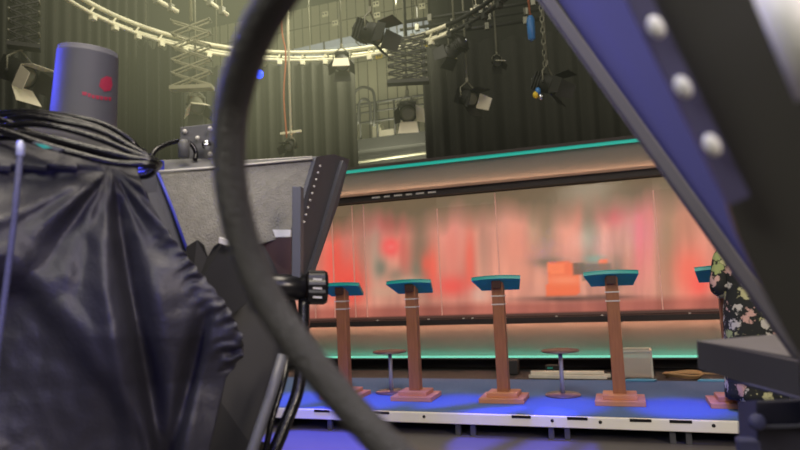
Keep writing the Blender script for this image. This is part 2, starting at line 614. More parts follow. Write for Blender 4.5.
m = MB()
vs, fs, colors = [], [], []
for j in range(GZ + 1):
    for i in range(GX + 1):
        p = V((WX0 + wl * i / GX, SYY, SZ0 + (SZ1 - SZ0) * j / GZ))
        vs.append(p)
        x, y = proj(p)
        yt = proj(V((p.x, SYY, SZ1)))[1]
        yb = proj(V((p.x, SYY, SZ0)))[1]
        colors.append(screen_colour(x, y, yt, yb))
for j in range(GZ):
    for i in range(GX):
        a = j * (GX + 1) + i
        fs.append((a, a + 1, a + GX + 2, a + GX + 1))
scr = m.add(vs, fs).build('display_screen', 'screen_image', sb)
ca = scr.data.color_attributes.new('image', 'FLOAT_COLOR', 'POINT')
for i, c in enumerate(colors):
    ca.data[i].color = c
MB().box((wx, SYY + 0.05, (SZ0 + SZ1) / 2), (wl, 0.06, SZ1 - SZ0 + 0.08)).build('screen_backing', 'matt_black', sb)
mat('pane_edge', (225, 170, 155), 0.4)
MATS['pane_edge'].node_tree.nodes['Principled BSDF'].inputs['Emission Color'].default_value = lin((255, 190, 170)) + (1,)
MATS['pane_edge'].node_tree.nodes['Principled BSDF'].inputs['Emission Strength'].default_value = 0.14  # edges are no lamps; their brightness is put into the material
seams = [PY(px, py, WY + 0.03).x for px, py in ((333, 250), (353.5, 250), (439, 250), (497.5, 240), (658, 250))]
seams = [WX0 + 0.6, WX0 + 1.4] + seams + [seams[-1] + 1.2, WX1 - 0.05]
for i in range(len(seams) - 1):
    a, b = seams[i], seams[i + 1]
    zt = SZ1 - (0.02 if i % 2 else 0.16)
    pn = MB().box(((a + b) / 2, WY + 0.03, (SZ0 + zt) / 2), (b - a - 0.012, 0.006, zt - SZ0)).build('glass_pane', 'set_glass', sb)
    MB().box((a, WY + 0.03, (SZ0 + zt) / 2 + 0.02), (0.014, 0.008, zt - SZ0 - 0.05)).build('pane_edge', 'pane_edge', pn)
for px in (345, 377, 428, 463, 472, 505, 556, 602, 690):
    p = PY(px, 313, WY - 0.06)
    MB().lathe([(0.016, 0), (0.014, 0.008), (0.006, 0.011)], (p.x, WY - 0.05, Z3 + 0.025), None, 12).build('sill_light', 'bright_white', sb)

# ------------------------------------------------------------------ podiums
PYY = 5.98


def make_podium(loc, label):
    t = thing('podium', loc, label, 'podium', 'wooden podiums with teal tops')
    x, y, z = loc
    MB().box((x, y, z + 0.0225), (0.42, 0.36, 0.045)).build('base_plate', 'podium_base', t, bevel=0.005)
    MB().box((x, y, z + 0.065), (0.29, 0.25, 0.04)).build('base_step', 'podium_base', t, bevel=0.005)
    MB().box((x, y, z + 0.60), (0.11, 0.1, 1.06)).build('post', 'podium_wood', t, bevel=0.006)
    MB().box((x, y, z + 0.985), (0.126, 0.106, 0.012)).build('metal_band', 'pale_band', t)
    MB().box((x, y, z + 0.905), (0.126, 0.106, 0.012)).build('metal_band', 'pale_band', t)
    MB().box((x, y - 0.035, z + 1.095), (0.085, 0.11, 0.075)).build('post_bracket', 'dark_wood', t, bevel=0.004)
    # reading desk: a tilted tray, wide edge high and towards the studio, narrow edge low and behind
    n = 10
    near, far = [], []
    for i in range(n + 1):
        s = i / n * 2 - 1
        near.append(V((x + 0.235 * s, y - 0.10 - 0.012 * (1 - s * s), z + 1.138 + 0.012 * (1 - s * s))))
        far.append(V((x + 0.185 * s, y + 0.13, z + 1.035)))
    up = V((0, 0.014, 0.03))
    MB().prism(near + far[::-1], up).build('reading_desk', 'teal_top', t)
    lip = [p + up for p in near]
    MB().tube(lip, 0.004, 8).build('desk_lip', 'teal_top', t)
    return t


pods = [(-2.78, 'wooden teal-topped podium partly hidden by the black clamp knob, nearest the grey hood'),
        (-2.01, 'wooden teal-topped podium next after the one behind the clamp knob, small table beside it'),
        (-1.13, 'wooden teal-topped podium midway in the row, between the two small round tables'),
        (-0.09, 'wooden teal-topped podium in front of the clear plastic crate'),
        (0.83, 'wooden teal-topped podium half covered by the person in the floral dress')]
pod0 = None
for X, lb in pods:
    if pod0 is None:
        pod0 = make_podium((X, PYY, ST), lb)
    else:
        dup(pod0, (X, PYY, ST), lb)


# ------------------------------------------------------------------ small round tables
def make_table(loc, label):
    t = thing('round_table', loc, label, 'table', 'small round tables on the stage')
    MB().lathe([(0.165, 0), (0.17, 0.008), (0.16, 0.018), (0.03, 0.026)], loc).build('base', 'table_brown', t)
    MB().lathe([(0.022, 0.02), (0.02, 0.2), (0.02, 0.41)], loc, None, 14).build('stem', 'steel', t)
    MB().lathe([(0.03, 0.40), (0.175, 0.418), (0.18, 0.426), (0.176, 0.434)], loc).build('table_top', 'table_brown', t)
    return t


def on_z(px, py, z):
    d = ray(px, py)
    return CAM + d * ((z - CAM.z) / d.z)


ta = on_z(563, 395.5, ST)
tb = on_z(391.5, 392.5, ST)
t0 = make_table((ta.x, ta.y, ST), 'small round pedestal table in front of the white poles')
dup(t0, (tb.x, tb.y, ST), 'small round pedestal table between the two podiums nearest the black clamp knob', rz=0.4)

# ------------------------------------------------------------------ things lying at the back of the stage
for i, (x0, y0, x1, y1, h) in enumerate(((529, 377, 607, 377.5, 0), (537, 379, 611, 379.5, 0), (531, 372.5, 604, 373, 0.035))):
    a, b = on_z(x0, y0, ST + 0.02), on_z(x1, y1, ST + 0.02)
    yy = 7.30 + (0.1 * i if i < 2 else 0.05)
    a, b = PY(x0, y0, yy), PY(x1, y1, yy)
    z = ST + 0.02 + h
    p = MB().bar((a.x, yy, z), (b.x, yy + 0.02 * (i - 1), z), 0.045, 0.038).build('white_pole', 'white_pole', None, (a.x, yy, z - 0.02), 0.003)
    tag(p, ['cream white pole lying on the stage, rear one of the pair touching the floor', 'cream white pole lying on the stage, reaching furthest towards the plastic crate', 'cream white pole resting on top of two others behind the small table'][i], 'pole', 'white poles on the stage floor')

c0 = PY(633, 375, 7.45)
c1 = PY(652.5, 375, 7.45)
cr = thing('plastic_crate', ((c0.x + c1.x) / 2, 7.5, ST), 'clear plastic crate with pale frame standing at the back of the stage', 'crate')
cx, cw = (c0.x + c1.x) / 2, (c1.x - c0.x)
cw = 0.3
cx = c1.x - 0.15
cr.location.x = cx
ORG[cr.name] = V((cx, 7.5, ST))
mb = MB()
for sx in (-1, 1):
    mb.box((cx + sx * cw / 2, 7.5, ST + 0.15), (0.008, 0.26, 0.27))
for sy in (-1, 1):
    mb.box((cx, 7.5 + sy * 0.13, ST + 0.15), (cw, 0.008, 0.27))
mb.box((cx, 7.5, ST + 0.008), (cw, 0.26, 0.012))
mb.build('tub', 'clear_plastic', cr)
mb = MB()
for sx in (-1, 1):
    for sy in (-1, 1):
        mb.box((cx + sx * cw / 2, 7.5 + sy * 0.13, ST + 0.15), (0.02, 0.02, 0.3))
for sy in (-1, 1):
    mb.box((cx, 7.5 + sy * 0.135, ST + 0.29), (cw + 0.02, 0.02, 0.02))
for sx in (-1, 1):
    mb.box((cx + sx * cw / 2, 7.5, ST + 0.29), (0.02, 0.29, 0.02))
mb.build('rim_frame', 'white_pole', cr)

pp = on_z(640, 380.5, ST + 0.004)
o = MB().prism([(pp.x - 0.16, pp.y - 0.05, ST + 0.003), (pp.x + 0.14, pp.y - 0.06, ST + 0.003), (pp.x + 0.17, pp.y + 0.04, ST + 0.003), (pp.x - 0.02, pp.y + 0.07, ST + 0.003), (pp.x - 0.13, pp.y + 0.03, ST + 0.003)], (0, 0, 0.012)).build('paper_sheet', 'cyan_paper', None, (pp.x, pp.y, ST))
tag(o, 'crumpled light blue sheet lying before the plastic crate', 'paper')
pp = on_z(712, 380.5, ST + 0.004)
o = MB().prism([(pp.x - 0.14, pp.y - 0.05, ST + 0.003), (pp.x + 0.2, pp.y - 0.06, ST + 0.003), (pp.x + 0.17, pp.y + 0.05, ST + 0.003), (pp.x - 0.1, pp.y + 0.03, ST + 0.003)], (0, 0, 0.012)).build('paper_sheet', 'cyan_paper', None, (pp.x, pp.y, ST))
tag(o, 'light blue sheet lying behind the last podium base, by the tan hose', 'paper')

hc = PY(683, 376, 7.42)
pts = []
for k in range(3 * 24 + 1):
    a = 2 * PI * k / 24 + 2.6
    rr = 0.165 + 0.014 * (k // 24)
    pts.append(V((hc.x + rr * 1.0 * math.cos(a), 7.42 + rr * 0.62 * math.sin(a), ST + 0.016 + 0.012 * (k / 24) + 0.012 * math.sin(a * 2))))
pts += [V((hc.x + 0.35, 7.38, ST + 0.05)), V((hc.x + 0.5, 7.36, ST + 0.025)), V((hc.x + 0.75, 7.35, ST + 0.02))]
o = MB().tube(pts, 0.011, 8).build('coiled_hose', 'tan_hose', None, (hc.x, 7.42, ST))
tag(o, 'tan hose coiled on the stage floor with its loose end trailing away', 'hose')

bx = PY(513, 366, 7.6)
o = MB().box((bx.x, 7.6, ST + 0.085), (0.13, 0.14, 0.17), None, 0.01).build('junction_box', 'charcoal', None, (bx.x, 7.6, ST))
tag(o, 'small dark grey box standing behind the middle podium under the set wall', 'box')
bx = PY(552, 363, 7.66)
b2 = thing('power_adapter', (bx.x, 7.66, ST), 'small dark adapter with a faint teal light under the set wall', 'adapter')
MB().box((bx.x, 7.66, ST + 0.05), (0.16, 0.1, 0.1), None, 0.008).build('casing', 'matt_black', b2)
MB().box((bx.x - 0.02, 7.607, ST + 0.07), (0.06, 0.006, 0.02)).build('indicator_light', 'teal_tag', b2)

# ------------------------------------------------------------------ person in the floral dress


def skin_mesh(name, verts, edges, radii, roots, level=2):
    me = bpy.data.meshes.new(name + '_skeleton')
    me.from_pydata([V(v) for v in verts], edges, [])
    o = bpy.data.objects.new(name + '_skeleton', me)
    COL.objects.link(o)
    sk = o.modifiers.new('skin', 'SKIN')
    sk.use_smooth_shade = True
    if not me.skin_vertices:
        bm = bmesh.new()
        bm.from_mesh(me)
        bm.verts.layers.skin.verify()
        bm.to_mesh(me)
        bm.free()
    for i, r in enumerate(radii):
        r = r if isinstance(r, tuple) else (r, r)
        me.skin_vertices[0].data[i].radius = r
        me.skin_vertices[0].data[i].use_root = i in roots
    ss = o.modifiers.new('sub', 'SUBSURF')
    ss.levels = level
    ss.render_levels = level
    dg = bpy.context.evaluated_depsgraph_get()
    dg.update()
    ev = o.evaluated_get(dg)
    em = ev.to_mesh()
    vs = [V(v.co) for v in em.vertices]
    fs = [tuple(p.vertices) for p in em.polygons]
    ev.to_mesh_clear()
    bpy.data.objects.remove(o)
    bpy.data.meshes.remove(me)
    return vs, fs


def make_person(loc, rz):
    vt, ed, rd = [], [], []

    def add(p, r, par=None):
        vt.append(V(p))
        rd.append(r)
        if par is not None:
            ed.append((par, len(vt) - 1))
        return len(vt) - 1
    pel = add((0, 0, .84), (.135, .10))
    sp = add((0, 0.005, .99), (.105, .08), pel)
    ch = add((0, 0.0, 1.16), (.125, .09), sp)
    up = add((0, 0.01, 1.27), (.10, .065), ch)
    nk = add((0, 0.0, 1.34), .046, up)
    jw = add((0, -.018, 1.405), (.056, .066), nk)
    hd = add((0, -.012, 1.47), (.070, .086), jw)
    tp = add((0, 0.0, 1.545), (.056, .066), hd)
    hands = []
    for s in (-1, 1):
        hp = add((.085 * s, 0, .77), .085, pel)
        kn = add((.09 * s, -.012, .44), .052, hp)
        cf = add((.09 * s, .015, .31), .05, kn)
        an = add((.09 * s, .015, .075), .033, cf)
        add((.095 * s, -.06, .04), (.036, .028), an)
        add((.10 * s, -.15, .025), (.034, .02), len(vt) - 1)
        sh = add((.165 * s, .01, 1.265), .052, up)
        el = add((.195 * s, .045, 1.0), .038, sh)
        fa = add((.19 * s, -.05, .985), .036, el)
        wr = add((.178 * s, -.185, .99), .024, fa)
        pm = add((.17 * s, -.235, .992), (.03, .017), wr)
        kx = add((.165 * s, -.275, .99), (.034, .015), pm)
        hands.append((s, kx))
    for s, kx in hands:      # fingers rooted in the palm
        c = vt[kx]
        for i, (off, ln) in enumerate(((-.026, .066), (-.009, .077), (.009, .072), (.026, .056))):
            b = c + V((off, .008, 0))
            a0 = add(b, .0095)
            a1 = add(b + V((off * .25, -ln * .45, .004)), .0088, a0)
            a2 = add(b + V((off * .35, -ln * .78, -.010)), .008, a1)
            add(b + V((off * .4, -ln * .98, -.028)), .007, a2)
            hands_roots.append(a0)
        b = c + V((-s * .022, .035, 0))
        a0 = add(b, .011)
        a1 = add(b + V((-s * .022, -.022, -.006)), .010, a0)
        add(b + V((-s * .034, -.05, -.012)), .0085, a1)
        hands_roots.append(a0)
    # nose and ears grow from the head
    nz = add((0, -.098, 1.452), .012)
    add((0, -.09, 1.478), .008, nz)
    hands_roots.append(nz)
    for s in (-1, 1):
        e = add((.071 * s, .0, 1.475), (.008, .014))
        add((.071 * s, .004, 1.45), (.007, .011), e)
        hands_roots.append(e)
    v, f = skin_mesh('person', vt, ed, rd, [0] + hands_roots)
    M = Matrix.Rotation(rz, 3, 'Z')
    W = lambda p: M @ V(p) + V(loc)
    root = thing('person', loc, 'person in a long black floral dress standing beside the last podium', 'person')
    MB().add([W(p) for p in v], f, True).build('body', 'skin', root)
    # dress: rings around the body
    prof = [(1.315, .085, .06), (1.29, .135, .075), (1.25, .165, .088), (1.16, .165, .118), (1.05, .16, .118), (.98, .165, .12), (.9, .18, .135), (.82, .192, .145),
            (.7, .198, .155), (.5, .205, .168), (.3, .216, .18), (.16, .224, .19), (.10, .226, .192), (.10, .218, .184)]
    seg = 40
    vs, fs = [], []
    for j, (z, a, b) in enumerate(prof):
        wv = max(0, min(1, (.95 - z) / .8))
        for k in range(seg):
            t = 2 * PI * k / seg
            w = 1 + .06 * wv * math.sin(t * 9 + 1.3) + .03 * wv * math.sin(t * 5 + z * 3)
            vs.append(W((a * w * math.cos(t), b * w * math.sin(t) + .003, z)))
    for j in range(len(prof) - 1):
        for k in range(seg):
            fs.append((j * seg + k, j * seg + (k + 1) % seg, (j + 1) * seg + (k + 1) % seg, (j + 1) * seg + k))
    mb = MB().add(vs, fs, True)
    for s in (-1, 1):
        mb.tube([W(p) for p in smooth_path([(.12 * s, .01, 1.275), (.17 * s, .012, 1.25), (.188 * s, .028, 1.13), (.2 * s, .045, 1.005), (.197 * s, -.02, .985), (.193 * s, -.06, .985)], 5)],
                [.055 + .016 * min(1, i / 12) for i in range(26)], 16)
    mb.build('dress', 'floral_fabric', root)
    # hair, eyes, mouth, shoes
    hv = []
    hb = MB()
    bm = bmesh.new()
    bmesh.ops.create_uvsphere(bm, u_segments=24, v_segments=16, radius=1)
    dl = [x for x in bm.verts if (x.co.y < -.25 and x.co.z < .42) or x.co.z < -.92]
    bmesh.ops.delete(bm, geom=dl, context='VERTS')
    for x in bm.verts:
        z = x.co.z
        x.co = V((x.co.x * .092, x.co.y * .108 + .006, 1.478 + z * (.098 if z > 0 else .17)))
    hb._bm(bm, (0, 0, 0), None, True)
    hb.v = [W(p) for p in hb.v]
    hr = hb.build('hair', 'hair', root)
    so = hr.modifiers.new('thick', 'SOLIDIFY')
    so.thickness = 0.012
    for s in (-1, 1):
        MB().ball(W((.03 * s, -.083, 1.482)), .011).build('eye', 'eye', root)
        sv = MB()
        sv.tube([W(p) for p in ((.092 * s, .055, .03), (.093 * s, 0, .04), (.097 * s, -.08, .035), (.10 * s, -.17, .022), (.10 * s, -.195, .018))], [.034, .042, .044, .036, .02], 14)
        sv.build('shoe', 'shoe', root)
    MB().tube([W(p) for p in ((-.022, -.084, 1.418), (0, -.094, 1.42), (.022, -.084, 1.418))], [.004, .007, .004], 8).build('mouth', 'lip', root)
    return root


hands_roots = []
pl = PY(757, 390, 5.74)
make_person((pl.x, 5.74, ST), math.radians(180 - 22))

# ------------------------------------------------------------------ curtains


def curtain(pts, z0, z1, folds, amp, mname, label, name='stage_curtain', seed=0, top=None):
    pts = [V(p) for p in pts]
    L = sum((pts[i + 1] - pts[i]).length for i in range(len(pts) - 1))
    n = int(folds * 10)
    vs, fs = [], []
    rows = 8
    acc = [0]
    for i in range(len(pts) - 1):
        acc.append(acc[-1] + (pts[i + 1] - pts[i]).length)
    for j in range(rows + 1):
        for i in range(n + 1):
            s = L * i / n
            k = max(q for q in range(len(pts) - 1) if acc[q] <= s + 1e-6)
            k = min(k, len(pts) - 2)
            t = (s - acc[k]) / (acc[k + 1] - acc[k])
            p = pts[k].lerp(pts[k + 1], t)
            d = (pts[k + 1] - pts[k]).normalized()
            nrm = V((-d.y, d.x, 0))
            w = math.sin(2 * PI * folds * i / n + 5 * noise.noise(V((s * 0.9, seed, 0.2)))) * amp * max(.15, 0.7 + 1.1 * noise.noise(V((s * 1.1, seed + 3, j * .06))))
            w += 0.04 * noise.noise(V((s * 0.5, seed + 9, j * 0.3)))
            f = j / rows
            vs.append(V((p.x, p.y, z1 + (z0 - z1) * f)) + nrm * w)
    for j in range(rows):
        for i in range(n):
            a = j * (n + 1) + i
            fs.append((a, a + 1, a + n + 2, a + n + 1))
    o = MB().add(vs, fs, True).build(name, mname, None, (pts[0].x, pts[0].y, z0))
    sm = o.modifiers.new('thick', 'SOLIDIFY')
    sm.thickness = 0.01
    return tag(o, label, 'curtain')


def xy(px, d):
    p = P(px, 100, d)
    return (p.x, p.y, 0)


curtain([xy(-40, 8.6), xy(60, 9.3), xy(150, 10.0)], 0.02, 7.2, 17, 0.12, 'curtain_black', 'black pleated curtain behind the dark canister, under the rising end of the curved rail', seed=1)
curtain([xy(138, 9.5), xy(183, 9.7)], 0.02, P(160, 44, 9.6).z, 4, 0.16, 'drape_black', 'dark bunched curtain hanging behind the lattice hanger', seed=2)
curtain([xy(176, 10.2), xy(262, 10.3), xy(356, 10.1)], 0.02, P(300, 60, 10.2).z, 15, 0.10, 'curtain_olive', 'olive grey pleated curtain with the blue lamp in front of it', seed=3)
curtain([xy(424, 10.2), xy(540, 9.9), xy(760, 9.4)], 0.02, P(500, 34, 9.9).z, 17, 0.12, 'curtain_dark', 'wide black pleated curtain above the teal edge of the set wall', seed=4)
curtain([xy(432, 12.0), xy(560, 11.6), xy(770, 11.0)], 0.02, 7.6, 15, 0.10, 'drape_black', 'added black backing curtain rising to the ceiling behind the wide black curtain and pipes', seed=7)  # added as a dark backing where the grey wall would show

# ------------------------------------------------------------------ curved rail
RC, RR, RZ = V((-3.164, 5.704, 4.8)), 2.60, 4.8
rg = thing('curved_rail', RC, 'pale circular lattice curtain rail curving across the top under the ceiling', 'rail')
N = 96


def ring(r, z, n=N):
    return [V((RC.x + r * math.cos(2 * PI * k / n), RC.y + r * math.sin(2 * PI * k / n), z)) for k in range(n)]


for r_, z_, t_ in ((RR, RZ + 0.05, .03), (RR, RZ - .07, .024), (RR + .16, RZ + .03, .024)):
    pts = ring(r_, z_)
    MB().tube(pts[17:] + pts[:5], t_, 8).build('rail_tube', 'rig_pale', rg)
    MB().tube(pts[4:18], t_, 8).build('rail_tube', 'rig_dark', rg)  # dark arc paints in the light fading along this stretch
for k in range(0, N, 2):
    a = 2 * PI * (k + .5) / N
    d = V((math.cos(a), math.sin(a), 0))
    tt = V((-d.y, d.x, 0))
    c = V((RC.x, RC.y, RZ)) + d * RR
    if c.y < 5.6:
        continue
    rm = 'rig_dark' if 4 <= k < 17 else 'rig_pale'  # same painted fade on the struts and runners
    MB().bar(c + V((0, 0, .05)), c + tt * 0.08 + V((0, 0, -.07)), 0.02, 0.02).build('strut', rm, rg)
    MB().bar(c + V((0, 0, .05)), c + d * 0.16 + V((0, 0, .03)), 0.018, 0.018).build('cross_tie', 'rig_grey', rg)
    MB().box(c + tt * 0.03 + V((0, 0, -.115)), (0.07, 0.07, 0.06), Matrix.Rotation(a, 3, 'Z'), 0.006).build('runner', rm, rg)
for k in (30, 14, 22, 38, 6, 44):
    a = 2 * PI * k / N
    c = V((RC.x + RR * math.cos(a), RC.y + RR * math.sin(a), RZ + 0.05))
    MB().tube([c, V((c.x, c.y, ZC))], 0.008, 6).build('hanger_rod', 'rig_grey', rg)

# ------------------------------------------------------------------ lanterns


def lantern(px, py, d, size, face, label, tilt=0.5, body='rig_dark', flaps=('cream_lit_flap', 'rig_dark', 'rig_dark', 'rig_dark'), stem='rod', spread=(.5, .5, .5, .5), lens='rig_grey', bulbs=True):
    """A theatre lantern: can, yoke, lens, four barn doors, hanging from a rod that runs to the ceiling. face: heading of the lens in degrees."""
    c = P(px, py, d)
    t = thing('spotlight', c, label, 'spotlight', 'stage lanterns hanging from the ceiling')
    h = math.radians(face)
    f = V((math.cos(h) * math.cos(tilt), math.sin(h) * math.cos(tilt), -math.sin(tilt)))
    s = f.cross(V((0, 0, 1))).normalized()
    u = s.cross(f)
    M = Matrix((s, f, u)).transposed()
    R = size * 0.3
    Mz = M @ Matrix.Rotation(-PI / 2, 3, 'X')           # local z -> f
    MB().lathe([(R * .55, -size * .52), (R * .85, -size * .48), (R * .92, -size * .1), (R * 1.0, -size * .05), (R * 1.0, size * .2), (R * 1.06, size * .21), (R * 1.06, size * .25), (R * .9, size * .25)], c, Mz, 20).build('can', body, t)
    MB().lathe([(R * .88, size * .251), (R * .6, size * .28), (R * .2, size * .295)], c, Mz, 20).build('lens', lens, t)
    mb = MB()
    for k in range(3):
        mb.box(c + M @ V((0, -size * (.2 + .1 * k), 0)), (R * 1.95, size * .03, R * 1.95), M)
    mb.build('cooling_fin', body, t)
    # yoke
    w = R * 1.18
    top = c + V((0, 0, size * .62))
    a, b = c + s * w, c - s * w
    MB().tube([a, a + V((0, 0, size * .35)), a.lerp(top, .75) + V((0, 0, size * .1)), top, b.lerp(top, .75) + V((0, 0, size * .1)), b + V((0, 0, size * .35)), b], size * .025, 6).build('yoke', 'rig_grey', t)
    for e in (1, -1):
        MB().ball(c + s * w * e * 1.05, size * .05).build('tilt_knob', 'rig_dark', t)
    MB().box(top + V((0, 0, size * .07)), (size * .1, size * .1, size * .16)).build('clamp', 'rig_grey', t)
    if stem == 'rod':
        MB().tube([top + V((0, 0, size * .1)), V((top.x, top.y, ZC))], 0.016, 8).build('hanging_rod', 'rig_grey', t)
    # barn doors: top, bottom, two sides
    ff = c + f * size * .26
    hw = R * .95
    for k, (e, q) in enumerate(((u, s), (-u, s), (s, u), (-s, u))):
        L = size * .5
        out = (f * math.cos(spread[k]) + e * math.sin(spread[k])).normalized() * L
        p0, p1 = ff + e * hw - q * hw, ff + e * hw + q * hw
        fl = 1.25 if k < 2 else .8
        p2, p3 = ff + e * hw + out + q * hw * fl, ff + e * hw + out - q * hw * fl
        nn = (p1 - p0).cross(out).normalized() * 0.006
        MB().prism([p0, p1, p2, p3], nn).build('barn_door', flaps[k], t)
    if bulbs:
        MB().ball(c - f * size * .54 + s * R * .3, size * .06).build('cable_plug', 'chrome', t)
    return t


lantern(20, 74, 7.2, .46, 0, 'black spotlight with pale lit-toned shutters hanging beside the dark canister', tilt=.55, flaps=('cream_lit_flap', 'cream_lit_flap', 'cream_lit_flap', 'rig_dark'), stem=None, spread=(.35, .5, .15, .5))
lantern(196, 105, 8.6, .34, -40, 'small spotlight with a lit-toned shutter just above the bolted plate on the hood', tilt=.9, flaps=('cream_lit_flap', 'rig_dark', 'cream_lit_flap', 'rig_dark'), body='rig_grey')
lantern(342, 62, 8.7, .34, -70, 'small spotlight with one lit-toned shutter at the edge of the olive curtain', tilt=.8, flaps=('cream_lit_flap', 'rig_dark', 'rig_dark', 'rig_dark'), spread=(-.2, .5, .5, .5))
lantern(371, 33, 7.4, .42, -5, 'big all-black spotlight, the largest hanging above the grey wall', tilt=.4, flaps=('rig_dark',) * 4)
lantern(408, 112, 9.0, .42, -75, 'spotlight with a dark diamond shutter and pale lit-toned shutter before the gallery rail', tilt=.5, flaps=('rig_dark', 'cream_lit_flap', 'rig_dark', 'cream_lit_flap'), spread=(.3, .6, .3, .6))
lantern(455, 48, 8.6, .36, 150, 'dim spotlight seen from behind, hanging near the top edge of the wide black curtain', tilt=.3, flaps=('rig_dark', 'rig_dark', 'cream_lit_flap', 'rig_dark'), body='rig_dark')
lantern(468, 98, 8.8, .38, -35, 'spotlight with a narrow lit-toned shutter and a red marker against the black curtain', tilt=.5, flaps=('rig_dark', 'rig_dark', 'rig_dark', 'cream_lit_flap'), body='rig_dark')
lb8 = lantern(548, 84, 8.0, .4, -20, 'black spotlight with wide dark shutters hanging on a chain, beside the diagonal panel', tilt=.45, flaps=('rig_dark', 'rig_dark', 'rig_dark', 'rig_dark'), body='rig_dark')
for px, py, mm in ((538, 91, 'blue_plastic'), (535.5, 95, 'yellow'), (541, 97, 'chrome')):
    MB().ball(P(px, py, 7.85), .035, (1, 1, 1.3)).build('cable_plug', mm, lb8)
lantern(290, 146, 8.4, .22, -90, 'tiny spotlight low on the hanging pole before the olive curtain', tilt=.6, flaps=('rig_dark',) * 4, stem=None)
lantern(497, 62, 8.9, .2, -60, 'tiny pale spotlight hanging alone against the black curtain', tilt=.9, flaps=('cream_lit_flap', 'rig_dark', 'rig_dark', 'rig_dark'))

# blue lamp
c = P(259, 74, 9.2)
t = thing('blue_lamp', c, 'small glowing blue lamp hanging before the olive curtain', 'lamp')
MB().ball(c, 0.068).build('bulb', 'blue_bulb', t)
MB().lathe([(0.05, .06), (0.06, .1), (.045, .2), (.02, .22)], c, None, 14).build('housing', 'rig_dark', t)
MB().tube([c + V((0, 0, .2)), V((c.x, c.y, ZC))], 0.01, 6).build('hanging_rod', 'rig_dark', t)

# hanging pole with crossbar and orange cord
c = P(291, 138, 8.5)
top = V((c.x, c.y, ZC))
t = thing('hanging_pole', c, 'thin hanging pole with an orange cord and short crossbar, before the olive curtain', 'pole')
MB().tube([c, top], 0.018, 8).build('pole', 'rig_pale', t)
MB().bar(c + V((-.16, 0, .08)), c + V((.16, 0, .08)), 0.03, 0.03).build('crossbar', 'rig_pale', t)
MB().tube(smooth_path([c + V((-.05, -.03, 0)), c + V((-.07, -.04, .6)), c + V((-.03, -.03, 1.2)), c + V((-.09, -.04, 1.9)), V((c.x - .06, c.y - .03, ZC))], 8), 0.012, 6).build('cord', 'orange_cord', t)

# blue cylinder on an orange cord, chain
c = P(531, 28, 7.6)
t = thing('hanging_pendant', c, 'small blue cylinder hanging on an orange cord beside the diagonal panel', 'pendant')
MB().lathe([(.02, -.16), (.045, -.14), (.05, .1), (.03, .15)], c, None, 16).build('cylinder', 'blue_plastic', t)
MB().tube([c + V((0, 0, .14)), c + V((-.02, 0, .6)), V((c.x - .03, c.y, ZC))], 0.014, 6).build('cord', 'orange_cord', t)
c = P(545, 64, 8.0)
mb = MB()
zc = c.z
k = 0
while zc < 5.6:
    M = Matrix.Rotation(PI / 2 * (k % 2), 3, 'Z')
    pts = [c.xy.to_3d() + V((0, 0, zc)) + M @ V((.024 * math.cos(a), 0, .05 * math.sin(a))) for a in [2 * PI * i / 10 for i in range(10)]]
    mb.tube(pts, 0.0065, 6, True)
    zc += 0.075
    k += 1
mb.tube([V((c.x, c.y, zc - .03)), V((c.x, c.y, ZC))], 0.01, 6)
tag(mb.build('hanging_chain', 'rig_grey', None, c), 'grey link chain holding the spotlight beside the diagonal panel', 'chain')


# lattice (pantograph) hangers
def lattice(px, ytop, ybot, wpx, d, n, mname, label, th=0.016, rz=0.0, cap=True):
    a, b = P(px, ytop, d), P(px, ybot, d)
    w = wpx * d / F / 2
    t = thing('lattice_hanger', b, label, 'hanger', 'extending lattice hangers')
    z0, z1 = b.z, a.z
    side = V((math.cos(rz), math.sin(rz), 0))
    nn = V((-side.y, side.x, 0)) * .05
    hz = (z1 - z0) / n
    base = V((b.x, b.y, 0))
    for k in range(n):
        za, zb = z0 + hz * k, z0 + hz * (k + 1)
        for e in (1, -1):
            for g in (1, -1):
                MB().bar(base + side * w * e + nn * g + V((0, 0, za)), base - side * w * e + nn * g + V((0, 0, zb)), th * 1.6, th).build('lattice_arm', mname, t)
    for k in range(n + 1):
        for e in (1, -1):
            MB().tube([base + side * w * e - nn * 1.3 + V((0, 0, z0 + hz * k)), base + side * w * e + nn * 1.3 + V((0, 0, z0 + hz * k))], th * .8, 8).build('pivot', 'rig_grey', t)
    MB().box(base + V((0, 0, z0 - .03)), (w * 2.2, .16, .05), Matrix.Rotation(rz, 3, 'Z')).build('foot_plate', mname, t)
    MB().tube([base + V((0, 0, z1)), base + V((0, 0, ZC))], .02, 8).build('hanging_rod', mname, t)
    return t


lattice(192, 18, 86, 38, 8.2, 5, 'rig_dim', 'pale zigzag lattice hanger crossing the curved rail over the bunched curtain', rz=.35)
lattice(24, -12, 44, 26, 7.2, 5, 'rig_dark', 'black zigzag lattice hanger holding the spotlight with lit-toned shutters beside the canister', rz=.8)
lattice(408, 34, 80, 38, 8.6, 6, 'rig_dark', 'dark zigzag lattice hanger in front of the grey wall', rz=.3)

# rods and bright bits seen among the rigging: lighting battens
def batten(p0, p1, r, m, label, n=4):
    a, b = V(p0), V(p1)
    t = thing('lighting_batten', (a + b) / 2, label, 'batten', 'pipes hung under the ceiling')
    MB().tube([a, b], r, 10).build('pipe', m, t)
    for k in range(n):
        q = a.lerp(b, (k + .5) / n)
        MB().tube([q, V((q.x, q.y, ZC))], .008, 6).build('hanger_rod', m, t)
        MB().box(q, (.06, .07, .1)).build('pipe_clamp', 'rig_grey', t)
    return t


